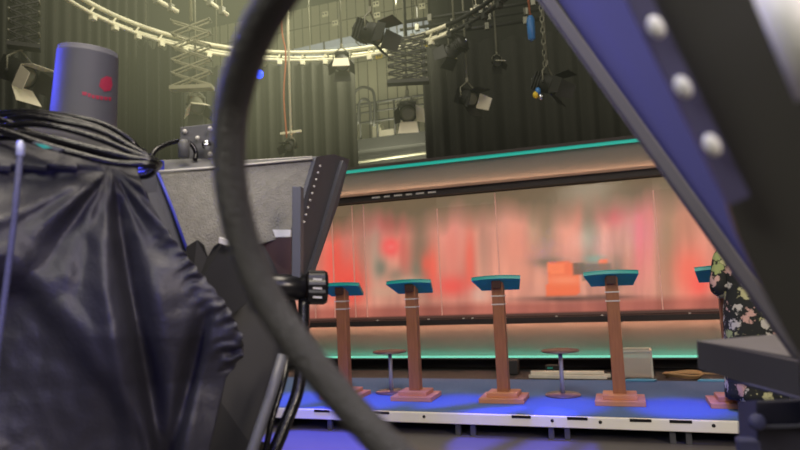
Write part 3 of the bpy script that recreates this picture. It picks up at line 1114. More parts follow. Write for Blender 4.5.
batten(P(395, 40, 9.4), P(545, 18, 9.0), .03, 'rig_dark', 'dark lighting pipe crossing in front of the wide black curtain, lowest of its bundle')
batten(P(400, 30, 9.75), P(545, 9, 9.35), .025, 'rig_dark', 'dark lighting pipe in the middle of the bundle over the wide black curtain')
batten(P(405, 22, 9.05), P(560, -2, 8.65), .025, 'rig_dark', 'dark lighting pipe highest in the bundle over the wide black curtain', 3)
batten(P(471, 11, 8.6), P(491, 3, 8.6), .035, 'cream_lit_flap', 'short bright white tube hung under the ceiling over the black curtain', 2)
batten(P(150, -4, 8.0), P(178, 12, 8.0), .03, 'rig_pale', 'pale slanting pipe joining the zigzag lattice hanger from above', 2)
batten(P(204, -2, 8.0), P(228, 15, 8.0), .025, 'rig_pale', 'pale slanting pipe ending beside the thick foreground cable', 2)

# duct along the rear wall
a, b = PY(288, 57, 12.3), PY(450, 20, 12.3)
t = thing('ventilation_duct', (a + b) / 2, 'long pale blue-grey duct running along the rear wall above the curved rail', 'duct')
MB().bar(a, b, .3, .17).build('trunk', 'duct', t)
for k in range(5):
    q = a.lerp(b, (k + .3) / 5)
    MB().bar(q - (b - a).normalized() * .02, q + (b - a).normalized() * .02, .33, .2).build('joint_band', 'rail_grey', t)

# gallery with rail in front of the rear wall
gx0, gx1 = PY(335, 120, 12.2).x, PY(440, 120, 12.2).x
gz = PY(390, 136, 12.2).z
t = thing('gallery', ((gx0 + gx1) / 2, 12.6, 0), 'dark gallery walkway with a pipe railing in front of the grey panelled wall', 'gallery')
MB().box(((gx0 + gx1) / 2, 12.65, gz - .12), (gx1 - gx0, 1.0, .24)).build('deck', 'rig_dark', t)
MB().box(((gx0 + gx1) / 2, 12.9, gz - 1.15), (gx1 - gx0, .1, 1.9)).build('fascia', 'rig_dark', t)
for k in range(3):
    MB().tube([V((gx0, 12.4 - .1 * k, gz - .45 - .3 * k)), V((gx1, 12.4 - .1 * k, gz - .4 - .3 * k))], .03, 8).build('service_pipe', 'rig_grey', t)
for py, r in ((100, .028), (109, .02), (119, .028)):
    z = PY(390, py, 12.2).z
    MB().tube([V((gx0, 12.2, z)), V((gx1, 12.2, z))], r, 8).build('hand_rail', 'rig_dark', t)
for k in range(6):
    x = gx0 + (gx1 - gx0) * (k + .5) / 6
    MB().tube([V((x, 12.2, gz - .1)), V((x, 12.2, PY(390, 100, 12.2).z))], .024, 8).build('rail_post', 'rig_dark', t)
for x in (gx0 + .1, gx1 - .1):
    MB().box((x, 12.6, (gz - .24) / 2), (.12, .12, gz - .24)).build('column', 'rig_dark', t)
hoop = [PY(353, 126, 11.9), PY(354, 96, 11.9), PY(360, 88, 11.9), PY(368, 88, 11.9), PY(374, 95, 11.9), PY(374, 126, 11.9)]
MB().tube(smooth_path(hoop, 5), .03, 8).build('safety_hoop', 'rig_dark', t)
hoop = [PY(358, 124, 11.8), PY(359, 104, 11.8), PY(364, 99, 11.8), PY(370, 104, 11.8), PY(371, 124, 11.8)]
MB().tube(smooth_path(hoop, 5), .03, 8).build('safety_hoop', 'rig_dark', t)

# equipment on the gallery
for (px, py, w, h, mname, nm, lb, ct) in ((388, 120, .36, .2, 'cream_lit_flap', 'equipment_box', 'pale box standing on the gallery behind the railing', 'box'), (378, 128, .2, .34, 'rig_pale', 'equipment_box', 'smaller pale upright box on the gallery, lower of the two', 'box')):
    p = PY(px, py, 12.5)
    o = MB().box((p.x, 12.5, gz + h / 2), (w, .25, h), None, .02).build(nm, mname, None, (p.x, 12.5, gz))
    tag(o, lb, ct, 'boxes on the gallery')

# wall signs and plates
for (px, py) in ((379, 56), (424, 48)):
    p = PY(px, py, YB - .01)
    s = thing('wall_sign', p, 'small yellow sign on the grey rear wall, ' + ('beside the big black spotlight' if px == 379 else 'at the edge of the wide black curtain'), 'sign')
    MB().box(p, (.17, .02, .11)).build('plate', 'yellow', s)
    MB().box(p + V((-.03, -.012, 0)), (.03, .006, .06)).build('printed_mark', 'matt_black', s)
    MB().box(p + V((.03, -.012, 0)), (.03, .006, .06)).build('printed_mark', 'matt_black', s)
for px, py, lb in ((335, 23, 'pale square socket plate on the rear wall above the pale duct, alone'), (376, 4, 'pale square socket plate at the top of the rear wall, above the big black spotlight'), (377, 15, 'pale square socket plate just above the big black spotlight, lower of two'), (422, 6, 'pale square socket plate on the rear wall above the dark lattice hanger'), (325, 14, 'dull square socket plate on the rear wall near the hanging pole')):
    p = PY(px, py, YB - .012)
    s = thing('wall_socket', p, lb, 'socket', 'socket plates on the rear wall')
    MB().box(p, (.16, .024, .13), None, .008).build('plate', 'rig_pale', s)
    for e in (-1, 1):
        MB().lathe([(.02, 0), (.02, .008)], p + V((.035 * e, -.018, 0)), Matrix.Rotation(PI / 2, 3, 'X'), 10).build('socket_hole', 'matt_black', s)

# ------------------------------------------------------------------ first broadcast camera with its prompter hood
sc1 = thing('studio_camera', (-0.55, 1.15, 0), 'broadcast camera with grey prompter hood, mostly under a black rain cover, beside the thick cable', 'camera')


def panel(pts, thick, name, m, parent, bevel=0.0, away=None, label=None):
    pts = [V(p) for p in pts]
    n = (pts[1] - pts[0]).cross(pts[2] - pts[1]).normalized()
    if thick > .05:      # a deep body: run it straight back
        c = sum(pts, V()) / len(pts)
        return MB().prism(pts, (c - CAM).normalized() * thick).build(name, m, parent, None, bevel, label)
    if away is None:
        away = pts[0] - CAM
    if n.dot(away) < 0:
        n = -n
    return MB().prism(pts, n * thick).build(name, m, parent, None, bevel, label)


hood = panel([P(157, 172, 1.36), P(312, 159.5, 1.52), P(289, 236, 1.44), P(207, 258, 1.34), P(186, 250, 1.32)], .012, 'prompter_hood', 'hood_felt', sc1, label='grey felt-faced prompter hood')
# a pale rolled edge along the top of the face
MB().tube([P(159, 171.5, 1.352), P(222, 166.8, 1.415), P(312, 158.6, 1.512)], .0026, 6).build('edge_trim', 'pale_edge', hood)
MB().prism([P(157, 172, 1.36), P(222, 167, 1.42), P(221, 158, 1.5), P(156, 160, 1.46)], V((0, 0, -.006))).build('top_plate', 'hood_grey', hood)
MB().prism([P(222, 166, 1.42), P(313, 158, 1.515), P(330, 155.5, 1.75), P(222, 161, 1.6)], V((0, 0, -.006))).build('top_plate', 'hood_grey', hood)
MB().tube([P(222, 162.5, 1.58), P(312, 156.5, 1.7)], .002, 6).build('edge_trim', 'pale_edge', hood)
MB().box(P(159.5, 166.5, 1.37), (.012, .02, .028), None, .002).build('corner_bracket', 'blue_lit_edge', hood)
MB().tube([P(158, 173, 1.355), P(172, 208, 1.34), P(187, 250, 1.315)], .0034, 6).build('edge_trim', 'blue_lit_edge', hood)
panel([P(128, 176, 1.30), P(158, 172, 1.365), P(187, 250, 1.33), P(205, 300, 1.30), P(150, 300, 1.28)], .01, 'rear_panel', 'hood_dark', hood)
# right flank, seen edge on, closing the hood towards the stage
panel([P(312, 158.5, 1.522), P(330, 155.8, 1.72), P(346, 161, 1.9), P(335, 205, 1.86), P(310, 276, 1.7), P(288, 276, 1.45), P(289, 236, 1.442)], .012, 'flank_panel', 'hood_dark', hood, away=P(330, 200, 1.6) - P(250, 200, 1.45))
MB().bar(P(342.5, 163, 1.80), P(309, 276, 1.60), .022, .014, (1, 0, 0)).build('edge_rail', 'rail_grey', hood)
for k in range(9):
    q = P(320, 166, 1.535).lerp(P(304, 222, 1.46), k / 8)
    MB().ball(q, .0028).build('rivet', 'pale_edge', hood)
# mirror box below the face
panel([P(207, 256, 1.36), P(290, 234, 1.46), P(291, 280, 1.45), P(305, 345, 1.42), P(284, 366, 1.36), P(256, 452, 1.28), P(120, 470, 1.2), P(150, 300, 1.27), P(186, 248, 1.335)], .3, 'camera_body', 'body_grey', sc1)
MB().bar(P(236, 233.5, 1.43), P(291, 233.5, 1.43), .012, .017).build('light_bar', 'bright_white', sc1)
panel([P(246, 240, 1.42), P(291, 237, 1.425), P(291, 274, 1.42), P(252, 276, 1.41)], .01, 'lower_flap', 'dark_wood', sc1)
panel([P(186, 247, 1.31), P(197, 240, 1.31), P(203, 245, 1.31), P(207, 258, 1.31), P(214, 246, 1.31), P(226, 238, 1.31), P(240, 262, 1.31), P(250, 300, 1.30), P(215, 330, 1.28), P(190, 300, 1.28)], .008, 'cloth_flap', 'matt_black', sc1)
MB().prism([P(219, 237, 1.28), P(230, 242, 1.28), P(229, 246, 1.28), P(219, 243, 1.28)], (0, .01, 0)).build('latch', 'bright_white', sc1)
# rods and clamp
MB().bar(P(298, 187, 1.36), P(297.5, 292, 1.34), .022, .02).build('support_rod', 'rail_grey', sc1, None, .002)
kn = MB()
a, b = P(262, 287, 1.33), P(327, 287.5, 1.36)
ax = (b - a).normalized()
L = (b - a).length
Mk = ax.to_track_quat('Z', 'Y').to_matrix()
o = MB().lathe([(.024, 0), (.028, .004), (.028, L * .66), (.024, L * .67)], a, Mk, 28).build('clamp_shaft', 'gloss_black', sc1)
k2 = MB()
pr = []
seg = 40
vs, fs = [], []
zs = [(L * .68, .030), (L * .70, .036), (L * .95, .036), (L * 1.0, .032)]
for z, r in zs:
    for k in range(seg):
        rr = r * (1 + .035 * (1 if (k // 2) % 2 else -1))
        ang = 2 * PI * k / seg
        vs.append(a + Mk @ V((rr * math.cos(ang), rr * math.sin(ang), z)))
for i in range(3):
    for k in range(seg):
        fs.append((i * seg + k, i * seg + (k + 1) % seg, (i + 1) * seg + (k + 1) % seg, (i + 1) * seg + k))
fs.append(tuple(range(seg - 1, -1, -1)))
fs.append(tuple(3 * seg + k for k in range(seg)))
MB().add(vs, fs).build('clamp_knob', 'gloss_black', sc1)
for k in range(3):
    MB().bar(P(313, 279 + 9 * k, 1.318), P(322, 279.5 + 9 * k, 1.32), .003, .004).build('knob_mark', 'pale_edge', sc1)
# bolted plate on top
bp = panel([P(180, 127, 1.5), P(217, 123, 1.52), P(218, 158, 1.52), P(180, 160, 1.5)], .02, 'bolted_plate', 'hood_grey', sc1, .002)
for px, py in ((185, 131.5), (210, 128.5), (197.5, 138), (210, 154), (184, 152)):
    q = P(px, py, 1.496)
    MB().ball(q, .0055).build('bolt', 'pale_edge', bp)
q = P(206.5, 145, 1.49)
MB().tube([q, q - (q - CAM).normalized() * .03], .011, 14).build('socket', 'chrome', bp)
MB().tube(smooth_path([P(150, 160, 1.36), P(156, 150, 1.38), P(170, 143, 1.42), P(183, 141, 1.45), P(192, 145, 1.46), P(196, 153, 1.46), P(195, 160, 1.45)], 6), .0055, 8).build('signal_lead', 'cable', sc1)
MB().lathe([(.013, 0), (.013, .03), (.008, .04)], P(184, 157, 1.42), None, 14).build('plug', 'hood_grey', sc1)
# pan bars / tubes under the knob
MB().tube([P(283, 355, 1.18), P(270, 398, 1.15), P(250, 458, 1.1), P(236, 520, 1.08)], .0105, 14).build('pan_bar', 'rail_grey', sc1)
MB().tube(smooth_path([P(304, 300, 1.34), P(303, 345, 1.28), P(298, 390, 1.22), P(283, 430, 1.18), P(268, 470, 1.15), P(262, 520, 1.15)], 6), .0125, 12).build('looped_lead', 'cable', sc1)
MB().tube(smooth_path([P(289, 352, 1.26), P(284, 380, 1.2), P(272, 420, 1.16), P(262, 470, 1.13)], 6), .006, 12).build('looped_lead', 'cable', sc1)
# pedestal to the floor
bc = P(150, 430, 1.25)
MB().lathe([(.30, 0), (.30, .06), (.12, .12), (.085, .16), (.085, .5), (.065, .52), (.065, .9)], (bc.x, bc.y + .08, 0), None, 24).build('pedestal', 'hood_dark', sc1)
body = P(66, 160, 1.47)
MB().box((body.x - .06, body.y - .03, body.z - .17), (.4, .32, .34), Matrix.Rotation(YAW, 3, 'Z'), .02).build('housing', 'matt_black', sc1)
MB().box((bc.x - .03, bc.y + .07, .93), (.4, .34, .12), Matrix.Rotation(YAW, 3, 'Z'), .02).build('pan_head', 'matt_black', sc1)

# canister standing on the camera
bt, tp = P(83, 133, 1.5), P(88.5, 50, 1.5)
ax = (tp - bt)
L = ax.length
Mc = ax.normalized().to_track_quat('Z', 'X').to_matrix()
cn = thing('canister', bt, 'dark grey cylindrical canister with a blurred red emblem standing behind the cable coil', 'canister')
MB().lathe([(.0735, -.1), (.0745, -.096), (.0745, .004), (.0675, L * .93), (.0675, L * .945), (.0655, L * .95), (.0655, L * .99), (.063, L)], bt, Mc, 40).build('shell', 'canister', cn)


L_CAN = L


def on_can(px, py, h):
    """where a sight line meets the canister wall, a little above it"""
    d = ray(px, py)
    o_ = Mc.transposed() @ (CAM - bt)
    dd = Mc.transposed() @ d
    r = .0705 + h
    zz = o_.z + dd.z * 1.45
    r = .0745 + (.0675 - .0745) * max(0, min(1, zz / (L_CAN * .93))) + h
    A = dd.x ** 2 + dd.y ** 2
    B = 2 * (o_.x * dd.x + o_.y * dd.y)
    C = o_.x ** 2 + o_.y ** 2 - r * r
    disc = max(0, B * B - 4 * A * C)
    return CAM + d * ((-B - math.sqrt(disc)) / (2 * A))


def decal(pts, name):
    n = len(pts)
    c = (sum(p[0] for p in pts) / n, sum(p[1] for p in pts) / n)
    vs = [on_can(c[0], c[1], .0009)]
    fs = []
    for ringk in (.5, 1.0):
        for p in pts:
            vs.append(on_can(c[0] + (p[0] - c[0]) * ringk, c[1] + (p[1] - c[1]) * ringk, .0009))
    for i in range(n):
        j = (i + 1) % n
        fs.append((0, 1 + i, 1 + j))
        fs.append((1 + i, 1 + n + i, 1 + n + j, 1 + j))
    MB().add(vs, fs).build(name, 'red_print', cn)


decal([(99, 86), (101, 79), (106.5, 76), (111.5, 77.5), (112.5, 85), (110.5, 91), (104.5, 91.5)], 'emblem')
for x0, y0, w, h in ((82, 92, 5, 2.6), (87.5, 93.5, 3.5, 2.8), (91.5, 95, 3.5, 2.6), (95.5, 95.6, 4, 2.8), (100, 96.4, 3.4, 2.8), (104, 97, 4, 2.6), (108.5, 97.4, 3, 2.6)):
    decal([(x0, y0 - .5), (x0 + w, y0 + .2), (x0 + w - .6, y0 + h + 1), (x0 + .4, y0 + h + .4)], 'red_letter')

# ------------------------------------------------------------------ rain cover: a draped black sheet
def edge_interp(tab, t):
    for i in range(len(tab) - 1):
        if tab[i][0] <= t <= tab[i + 1][0]:
            k = (t - tab[i][0]) / (tab[i + 1][0] - tab[i][0])
            return [tab[i][q] + (tab[i + 1][q] - tab[i][q]) * k for q in range(1, len(tab[0]))]
    return list(tab[-1][1:])


e = 0
R_EDGE = [(0, 118, 134, 1.22), (.08, 140, 156, 1.20), (.14, 138, 172, 1.12), (.2, 146, 196, 1.08), (.32, 172, 238, 1.06), (.44, 200, 272, 1.05), (.56, 228, 306, 1.05), (.66, 243, 338, 1.05), (.72, 243, 356, 1.06), (.80, 226, 378, 1.06), (.9, 217, 418, 1.05), (1.0, 204, 475, 1.04)]
L_EDGE = [(0, -40, 121, 1.2), (.1, -44, 140, 1.06), (.2, -46, 180, .98), (.5, -48, 270, .92), (1.0, -50, 475, .88)]
NU, NV = 150, 130
vs, fs = [], []
for j in range(NV + 1):
    v = j / NV
    rx, ry, rd = edge_interp(R_EDGE, v)
    lx, ly, ld = edge_interp(L_EDGE, v)
    for i in range(NU + 1):
        u = i / NU
        x = lx + (rx - lx) * u
        y = ly + (ry - ly) * (u ** 1.3)
        d = ld + (rd - ld) * u
        # folds that fan out from the knot near the top right
        ax_, ay_ = x - 112, y - 168
        rr = math.hypot(ax_, ay_)
        an = math.atan2(ay_, ax_)
        fade = min(1, rr / 60) * min(1, max(0, (y - 150) / 30))
        f1 = math.sin(an * 6.5 + .6 + 1.2 * noise.noise(V((rr * .012, an * 2, 0)))) * .026
        f2 = math.sin(an * 17 + 2.0 + 2 * noise.noise(V((rr * .01, an * 3, 4)))) * .008
        big = .045 * noise.noise(V((x * .012, y * .009, 2.2)))
        crease = .016 * max(.2, 1 - v) * abs(noise.noise(V((x * .022 + y * .012, y * .018 - x * .01, 6.6))))
        fine = .003 * noise.noise(V((x * .06, y * .05, 9)))
        e = max(0, (u - .86) / .14)
        hem = 0
        if .3 < v < .78:
            hem = .010 * e * math.sin((y + .5 * x) * .42 + 2.5 * noise.noise(V((x * .07, y * .07, 0)))) * (0.6 + noise.noise(V((x * .05, y * .05, 5))))
            x += 1.2 * e * math.sin(y * .55)
        top = max(0, (.16 - v) / .16)
        fan = max(.25, 1 - max(0, y - 180) / 110)
        x1 = 112 + 8 * min(1, max(0, (y - 180) / 60)) + 40 * max(0, (y - 230) / 220)
        q1 = (x - x1) / (7 if x < x1 else 15)
        v1 = .05 * math.exp(-q1 * q1) * min(1, max(0, (y - 178) / 40))
        x2 = 208 - 28 * max(0, (y - 310) / 110)
        q2 = (x - x2) / (11 if x < x2 else 6)
        v2 = .035 * math.exp(-q2 * q2) * min(1, max(0, (y - 300) / 40))
        dl = ((x - 15) * .78 - (y - 272) * .62) / 10          # left of the slanting crease the sheet falls back
        v3 = .05 / (1 + math.exp(max(-30, min(30, dl * 1.6)))) * min(1, max(0, (x1 - x) / 20)) * min(1, max(0, (y - 255) / 40))
        r4 = (x - (x1 - 24)) / 12
        v4 = -.018 * math.exp(-r4 * r4) * min(1, max(0, (y - 200) / 40))
        dd = d + hem + fade * fan * (f1 * .8 + f2) + (1 - top) * (big * .6 - crease) + fine + v1 + v2 + v3 + v4
        if y < 170:
            dd += -.03 * math.sin(max(0, min(1, (170 - y) / 50)) * PI)
        vs.append(P(x, y, dd))
for j in range(NV):
    for i in range(NU):
        a = j * (NU + 1) + i
        fs.append((a, a + 1, a + NU + 2, a + NU + 1))
rc = MB().add(vs, fs, True).build('rain_cover', 'nylon', None, P(60, 400, 1.0))
so = rc.modifiers.new('thick', 'SOLIDIFY')
so.thickness = .004
tag(rc, 'crumpled black nylon rain cover draped over the camera, with a ruffled elastic hem', 'cover')

# ------------------------------------------------------------------ coiled cable on top of the cover
cc = thing('coiled_cable', P(60, 135, 1.05), 'glossy black cable coiled in loops on top of the rain cover', 'cable')
STR = [
    ([(-60, 118), (-20, 114), (0, 113), (30, 111.5), (75, 117), (105, 125), (128, 138), (137, 147)], 1.16, .0052),
    ([(-60, 132), (-15, 124), (0, 122), (24, 116.5), (60, 121), (96, 129.5), (122, 142), (151, 158)], 1.10, .0056),
    ([(-60, 136), (-20, 130), (0, 127), (30, 124), (62, 128), (99, 139), (128, 151), (153, 160.5)], 1.07, .0056),
    ([(-60, 128), (-20, 129), (0, 130.5), (45, 136.5), (90, 148), (126, 157), (151, 161.5)], 1.04, .0060),
    ([(-60, 120), (-20, 126), (6, 132), (45, 145), (84, 156), (114, 163), (148, 165)], 1.01, .0058),
    ([(-60, 122), (-20, 117), (10, 119), (50, 125.5), (92, 135), (126, 147), (150, 159)], 1.13, .0050),
    ([(-60, 150), (-20, 140), (10, 138), (50, 143), (92, 153), (126, 159), (150, 163)], 1.05, .0050),
    ([(-60, 112), (-20, 116), (5, 121), (35, 133), (70, 143), (104, 150), (135, 158), (150, 162)], 1.09, .0048),
    ([(-60, 128), (-20, 120), (8, 115), (44, 114.5), (84, 123), (112, 134), (136, 151)], 1.13, .0046),
]
for pts, d, r in STR:
    n = len(pts)
    path = [P(x, y, d + .05 * abs(i / (n - 1) - .55)) for i, (x, y) in enumerate(pts)]
    last, first = path[-1], path[0]
    path += [last + _fw * .04 - _r * .004 - _u * .004, last + _fw * .09 - _r * .05 - _u * .012, (last + first) / 2 + _fw * .17 - _u * .03, first + _fw * .14]
    MB().tube(smooth_path(path + [first], 7)[:-1], r, 10, True).build('cable_loop', 'cable', cc)
tgm = thing('cable_tag', P(45, 147, .985), 'small teal and grey tag clipped under the cable coil', 'tag')
MB().prism([P(31, 143, .985), P(36, 141.5, .985), P(63, 149, .985), P(58, 151.5, .985)], (0, .006, 0)).build('sleeve', 'rail_grey', tgm)
MB().prism([P(35, 143.5, .98), P(43, 144.5, .98), P(50, 148, .98), P(43, 148.5, .98)], (0, .004, 0)).build('teal_print', 'teal_tag', tgm)

cord = thing('strap_cord', P(10, 240, .86), 'speckled blue-grey cord hanging down the rain cover from a metal clip', 'cord')
MB().tube(smooth_path([P(20.5, 152, .88), P(17, 190, .86), P(12, 240, .85), P(3, 310, .84), P(-4, 370, .83), P(-6, 480, .83)], 6), [.0042] * 31, 10).build('braid', 'cord_blue', cord)
MB().lathe([(.004, -.012), (.006, -.008), (.006, .006), (.003, .012)], P(20.5, 149, .88), None, 12).build('metal_clip', 'steel', cord)

# ------------------------------------------------------------------ thick cable arching close to the viewer
path = smooth_path([P(315, -60, .36), P(285, -15, .38), P(262, 22, .40), P(245, 62, .42), P(233, 105, .44), P(229, 150, .45), P(233, 198, .455), P(246, 250, .46), P(268, 300, .46), P(302, 350, .455), P(345, 402, .45), P(392, 452, .44), P(440, 500, .43), P(470, 560, .46), P(470, 680, .5)], 8)
fl = [V((path[-1].x, path[-1].y, z)) for z in (.7, .4, .1, .02)]
path += fl
o = MB().tube(path, .0122, 18).build('thick_cable', 'thick_cable', None, fl[-1])
tag(o, 'thick dark cable arching close across the view between the two cameras', 'cable')

# ------------------------------------------------------------------ second broadcast camera seen very close
sc2 = thing('studio_camera', (0.35, 0.85, 0), 'broadcast camera with violet diagonal hood flap and painted-on hinge highlights, very close', 'camera')
_a, _b, _c = P(540, -30, .92), P(660, -30, .80), P(800, 356, .77)
_n = (_b - _a).cross(_c - _a)


def on_flap(px, py):
    d = ray(px, py)
    return CAM + d * ((_a - CAM).dot(_n) / d.dot(_n))


fp = panel([on_flap(*q) for q in ((538, -30), (660, -30), (690, 60), (735, 160), (775, 240), (812, 372), (790, 345))], .012, 'hood_flap', 'violet_panel', sc2, label='violet fabric hood flap')
MB().bar(P(525, -30, .90), P(801, 356, .755), .017, .022, (0, 1, 0)).build('frame_bar', 'rim_grey', fp, None, .003)
MB().bar(P(517, -31, .905), P(793, 354, .76), .004, .006, (0, 1, 0)).build('lit_edge_strip', 'hood_felt', fp)  # paler strip paints in the lit edge of the frame
_a2, _b2, _c2 = P(628, -40, .40), P(850, -40, .36), P(815, 400, .41)
_n2 = (_b2 - _a2).cross(_c2 - _a2)


def on_plate(px, py, lift=0.0):
    d = ray(px, py)
    return CAM + d * ((_a2 - CAM).dot(_n2) / d.dot(_n2) - lift)


slab = panel([on_plate(*q) for q in ((628, -40), (850, -40), (850, 480), (822, 400), (768, 300), (740, 240), (718, 175), (690, 105))], .02, 'side_plate', 'slab_black', sc2)
hs = MB().bar(on_plate(624, -30, .012), on_plate(738, 200, .012), .013, .008, (0, 1, 0)).build('hinge_strip', 'hinge_violet', sc2)
for px, py in ((656, 27), (683, 87), (712, 145)):
    q = on_plate(px, py, .022)
    MB().ball(q, .0047, (1, .9, 1.6), _fw.to_track_quat('Y', 'Z').to_matrix() @ Matrix.Rotation(-.5, 3, 'Y')).build('hinge_glint', 'bright_white', sc2)  # white balls stand in for blurred highlights on the hinge bolts
MB().tube([P(762, -40, .33), P(818, 92, .32)], .0105, 16).build('stay_rod', 'bright_white', sc2)
# lower tray of the hood
td = .95
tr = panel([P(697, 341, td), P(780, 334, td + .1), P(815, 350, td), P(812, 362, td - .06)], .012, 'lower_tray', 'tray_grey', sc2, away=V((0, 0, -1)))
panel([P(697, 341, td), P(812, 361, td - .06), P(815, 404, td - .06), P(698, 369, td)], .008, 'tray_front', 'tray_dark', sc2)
MB().tube([P(728, 379, td - .012), P(812, 402, td - .065)], .003, 6).build('tray_seam', 'case_blue', sc2)
# camera body below
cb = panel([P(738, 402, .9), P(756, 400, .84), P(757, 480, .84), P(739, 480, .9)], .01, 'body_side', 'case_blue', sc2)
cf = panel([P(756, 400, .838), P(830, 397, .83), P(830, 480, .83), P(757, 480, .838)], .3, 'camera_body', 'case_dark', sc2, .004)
MB().bar(P(757, 427, .834), P(830, 425, .826), .004, .004).build('body_seam', 'hood_dark', sc2)
q = P(757, 422, .825)
MB().lathe([(.011, 0), (.011, .012), (.008, .015)], q, (CAM - q).normalized().to_track_quat('Z', 'Y').to_matrix(), 18).build('focus_knob', 'case_blue', sc2)
MB().box(P(748, 445, .85), (.03, .02, .02), None, .004).build('corner_guard', 'case_blue', sc2)
bc = P(800, 470, .95)
MB().lathe([(.28, 0), (.28, .06), (.12, .12), (.08, .16), (.08, .5), (.06, .52), (.06, bc.z + .02)], (bc.x + .05, bc.y + .02, 0), None, 24).build('pedestal', 'hood_dark', sc2)
MB().bar(P(815, 300, .6), P(815, 440, .9), .03, .03).build('hood_arm', 'matt_black', sc2)

# ------------------------------------------------------------------ light


def area(name, loc, target, size, energy, rgb, sy=None):
    l = bpy.data.lights.new(name, 'AREA')
    l.energy = energy
    l.color = lin(rgb)
    l.size = size
    if sy:
        l.shape = 'RECTANGLE'
        l.size_y = sy
    o = bpy.data.objects.new(name, l)
    COL.objects.link(o)
    o.location = loc
    o.rotation_euler = (V(target) - V(loc)).to_track_quat('-Z', 'Y').to_euler()
    return o


def spot(name, loc, target, energy, rgb, deg, blend=.3, rad=.05):
    l = bpy.data.lights.new(name, 'SPOT')
    l.energy = energy
    l.color = lin(rgb)
    l.spot_size = math.radians(deg)
    l.spot_blend = blend
    l.shadow_soft_size = rad
    o = bpy.data.objects.new(name, l)
    COL.objects.link(o)
    o.location = loc
    o.rotation_euler = (V(target) - V(loc)).to_track_quat('-Z', 'Y').to_euler()
    return o


w = bpy.data.worlds.new('studio_air')
S.world = w
w.use_nodes = True
w.node_tree.nodes['Background'].inputs[0].default_value = (.5, .5, .45, 1)
w.node_tree.nodes['Background'].inputs[1].default_value = .02

area('rig_light', (-3.2, 6.0, 7.6), (-4.0, 10.5, 2.5), 4.5, 190, (255, 248, 225), 2.5)
area('curtain_wash', (-2.9, 8.5, 6.0), (-8.5, 9.6, 4.6), 1.2, 150, (255, 248, 218))  # unseen lamp set to graze the curtain folds for contrast
area('rear_wall_fill', (-4.3, 11.6, 3.0), (-4.5, 13.2, 5.0), 1.2, 260, (255, 248, 215))  # unseen lamp put behind the set to brighten the rear wall
area('front_wash', (-1.0, 1.5, 7.5), (-1.0, 6.5, 0.5), 4.0, 330, (255, 240, 222))
area('front_fill', (5.0, -2.5, 4.5), (-1.0, 6.0, 0.9), 2.0, 260, (255, 236, 215))  # unseen lamp added as front fill for the podiums
for k, x in enumerate((-3.3, -2.4, -1.55, -.6, .4)):
    spot('blue_stage_spot', (x + .2, 2.8, 7.4), (x, 5.80, .2), 4600, (45, 70, 255), 7.5, .9)
pf = on_z(320, 445, 0)
spot('blue_floor_left', (pf.x, pf.y - .4, 7.2), (pf.x - .1, pf.y, 0), 9000, (50, 60, 255), 11, .4)
pf = on_z(520, 446, 0)
spot('blue_floor_right', (pf.x + .3, pf.y - .4, 7.2), (pf.x, pf.y, 0), 6000, (80, 75, 255), 10, .3)
area('blue_side', P(-120, 40, 1.5), P(80, 200, 1.3), .25, 6.0, (80, 85, 255))
area('violet_fill', (.35, .1, 2.4), P(240, 250, 1.2), .8, 4.0, (190, 190, 255))
area('violet_panel_fill', (-.4, .45, 2.0), P(640, 60, .8), .5, 2.2, (175, 170, 255))  # unseen lamp added to light the violet flap
area('foreground_fill', (-.75, -.35, 2.25), P(300, 60, .5), .5, 9.5, (255, 250, 232))  # unseen lamp added to lift the dark foreground
area('violet_cloth_fill', P(-150, 300, .5), P(90, 270, .98), .25, .75, (105, 100, 255))  # unseen lamp added for violet highlights on the rain cover
area('side_plate_fill', (.25, -.1, 2.0), P(730, 20, .45), .25, 1.2, (255, 252, 235))  # unseen lamp added to brighten the top of the plate
area('soft_top', (-.6, .8, 3.4), (-.3, 1.3, 1.2), 1.2, 22, (255, 244, 220))

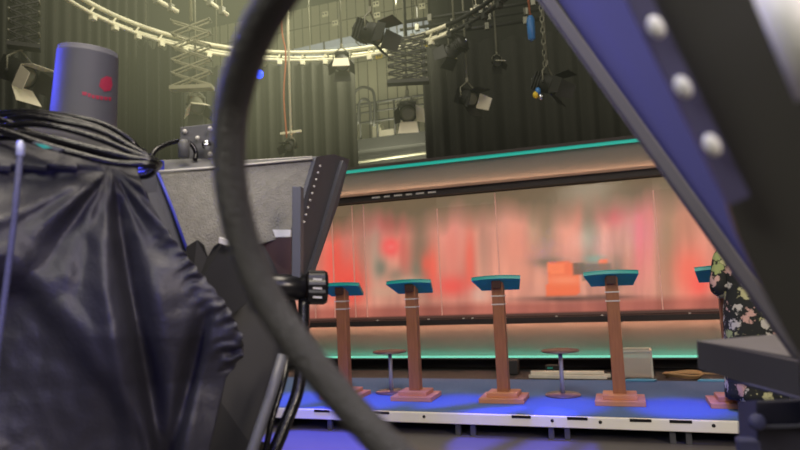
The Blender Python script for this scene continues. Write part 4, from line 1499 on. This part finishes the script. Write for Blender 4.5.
# ------------------------------------------------------------------ haze in the air of the rig
def haze_mat(name, rgb, k, absorb):
    hm = bpy.data.materials.new(name)
    hm.use_nodes = True
    nt = hm.node_tree
    nt.nodes.clear()
    out = nt.nodes.new('ShaderNodeOutputMaterial')
    em = nt.nodes.new('ShaderNodeEmission')
    em.inputs['Color'].default_value = lin(rgb) + (1,)
    em.inputs['Strength'].default_value = k
    if absorb:
        ab = nt.nodes.new('ShaderNodeVolumeAbsorption')
        ab.inputs['Color'].default_value = (0, 0, 0, 1)
        ab.inputs['Density'].default_value = absorb
        ad = nt.nodes.new('ShaderNodeAddShader')
        nt.links.new(em.outputs[0], ad.inputs[0])
        nt.links.new(ab.outputs[0], ad.inputs[1])
        nt.links.new(ad.outputs[0], out.inputs['Volume'])
    else:
        nt.links.new(em.outputs[0], out.inputs['Volume'])
    MATS[name] = hm


haze_mat('haze_air', (236, 236, 196), .0044, .03)  # emission stands in for lamp light scattered by the haze
haze_mat('haze_glow', (240, 240, 185), .042, 0)  # glare under the ceiling painted as a self-glowing volume
hz = MB().box(((XL + XR) / 2, 8.35, 5.55), (XR - XL - .1, 9.4, 5.1)).build('haze', 'haze_air', None, ((XL + XR) / 2, 8.35, 5.55))
tag(hz, 'thin pale haze hanging in the air among the rigging', 'haze', None, 'stuff')
hm = MATS['haze_glow']
nt = hm.node_tree
tc = nt.nodes.new('ShaderNodeTexCoord')
mp = nt.nodes.new('ShaderNodeMapping')
mp.inputs['Scale'].default_value = (1 / 2.9,) * 3
gr = nt.nodes.new('ShaderNodeTexGradient')
gr.gradient_type = 'SPHERICAL'
mu = nt.nodes.new('ShaderNodeMath')
mu.operation = 'MULTIPLY'
mu.inputs[1].default_value = .07
nt.links.new(tc.outputs['Object'], mp.inputs[0])
nt.links.new(mp.outputs[0], gr.inputs[0])
nt.links.new(gr.outputs['Fac'], mu.inputs[0])
nt.links.new(mu.outputs[0], nt.nodes['Emission'].inputs['Strength'])
gc = P(245, -15, 7.4)
hz = MB().ball(gc, 2.9).build('haze', 'haze_glow', None, gc)
tag(hz, 'painted glow in the haze under the ceiling by the top of the thick cable', 'haze', None, 'stuff')

S.view_settings.view_transform = 'Standard'
S.view_settings.look = 'None'
S.view_settings.exposure = 0
S.cycles.use_denoising = True
S.cycles.max_bounces = 6
S.cycles.transparent_max_bounces = 12
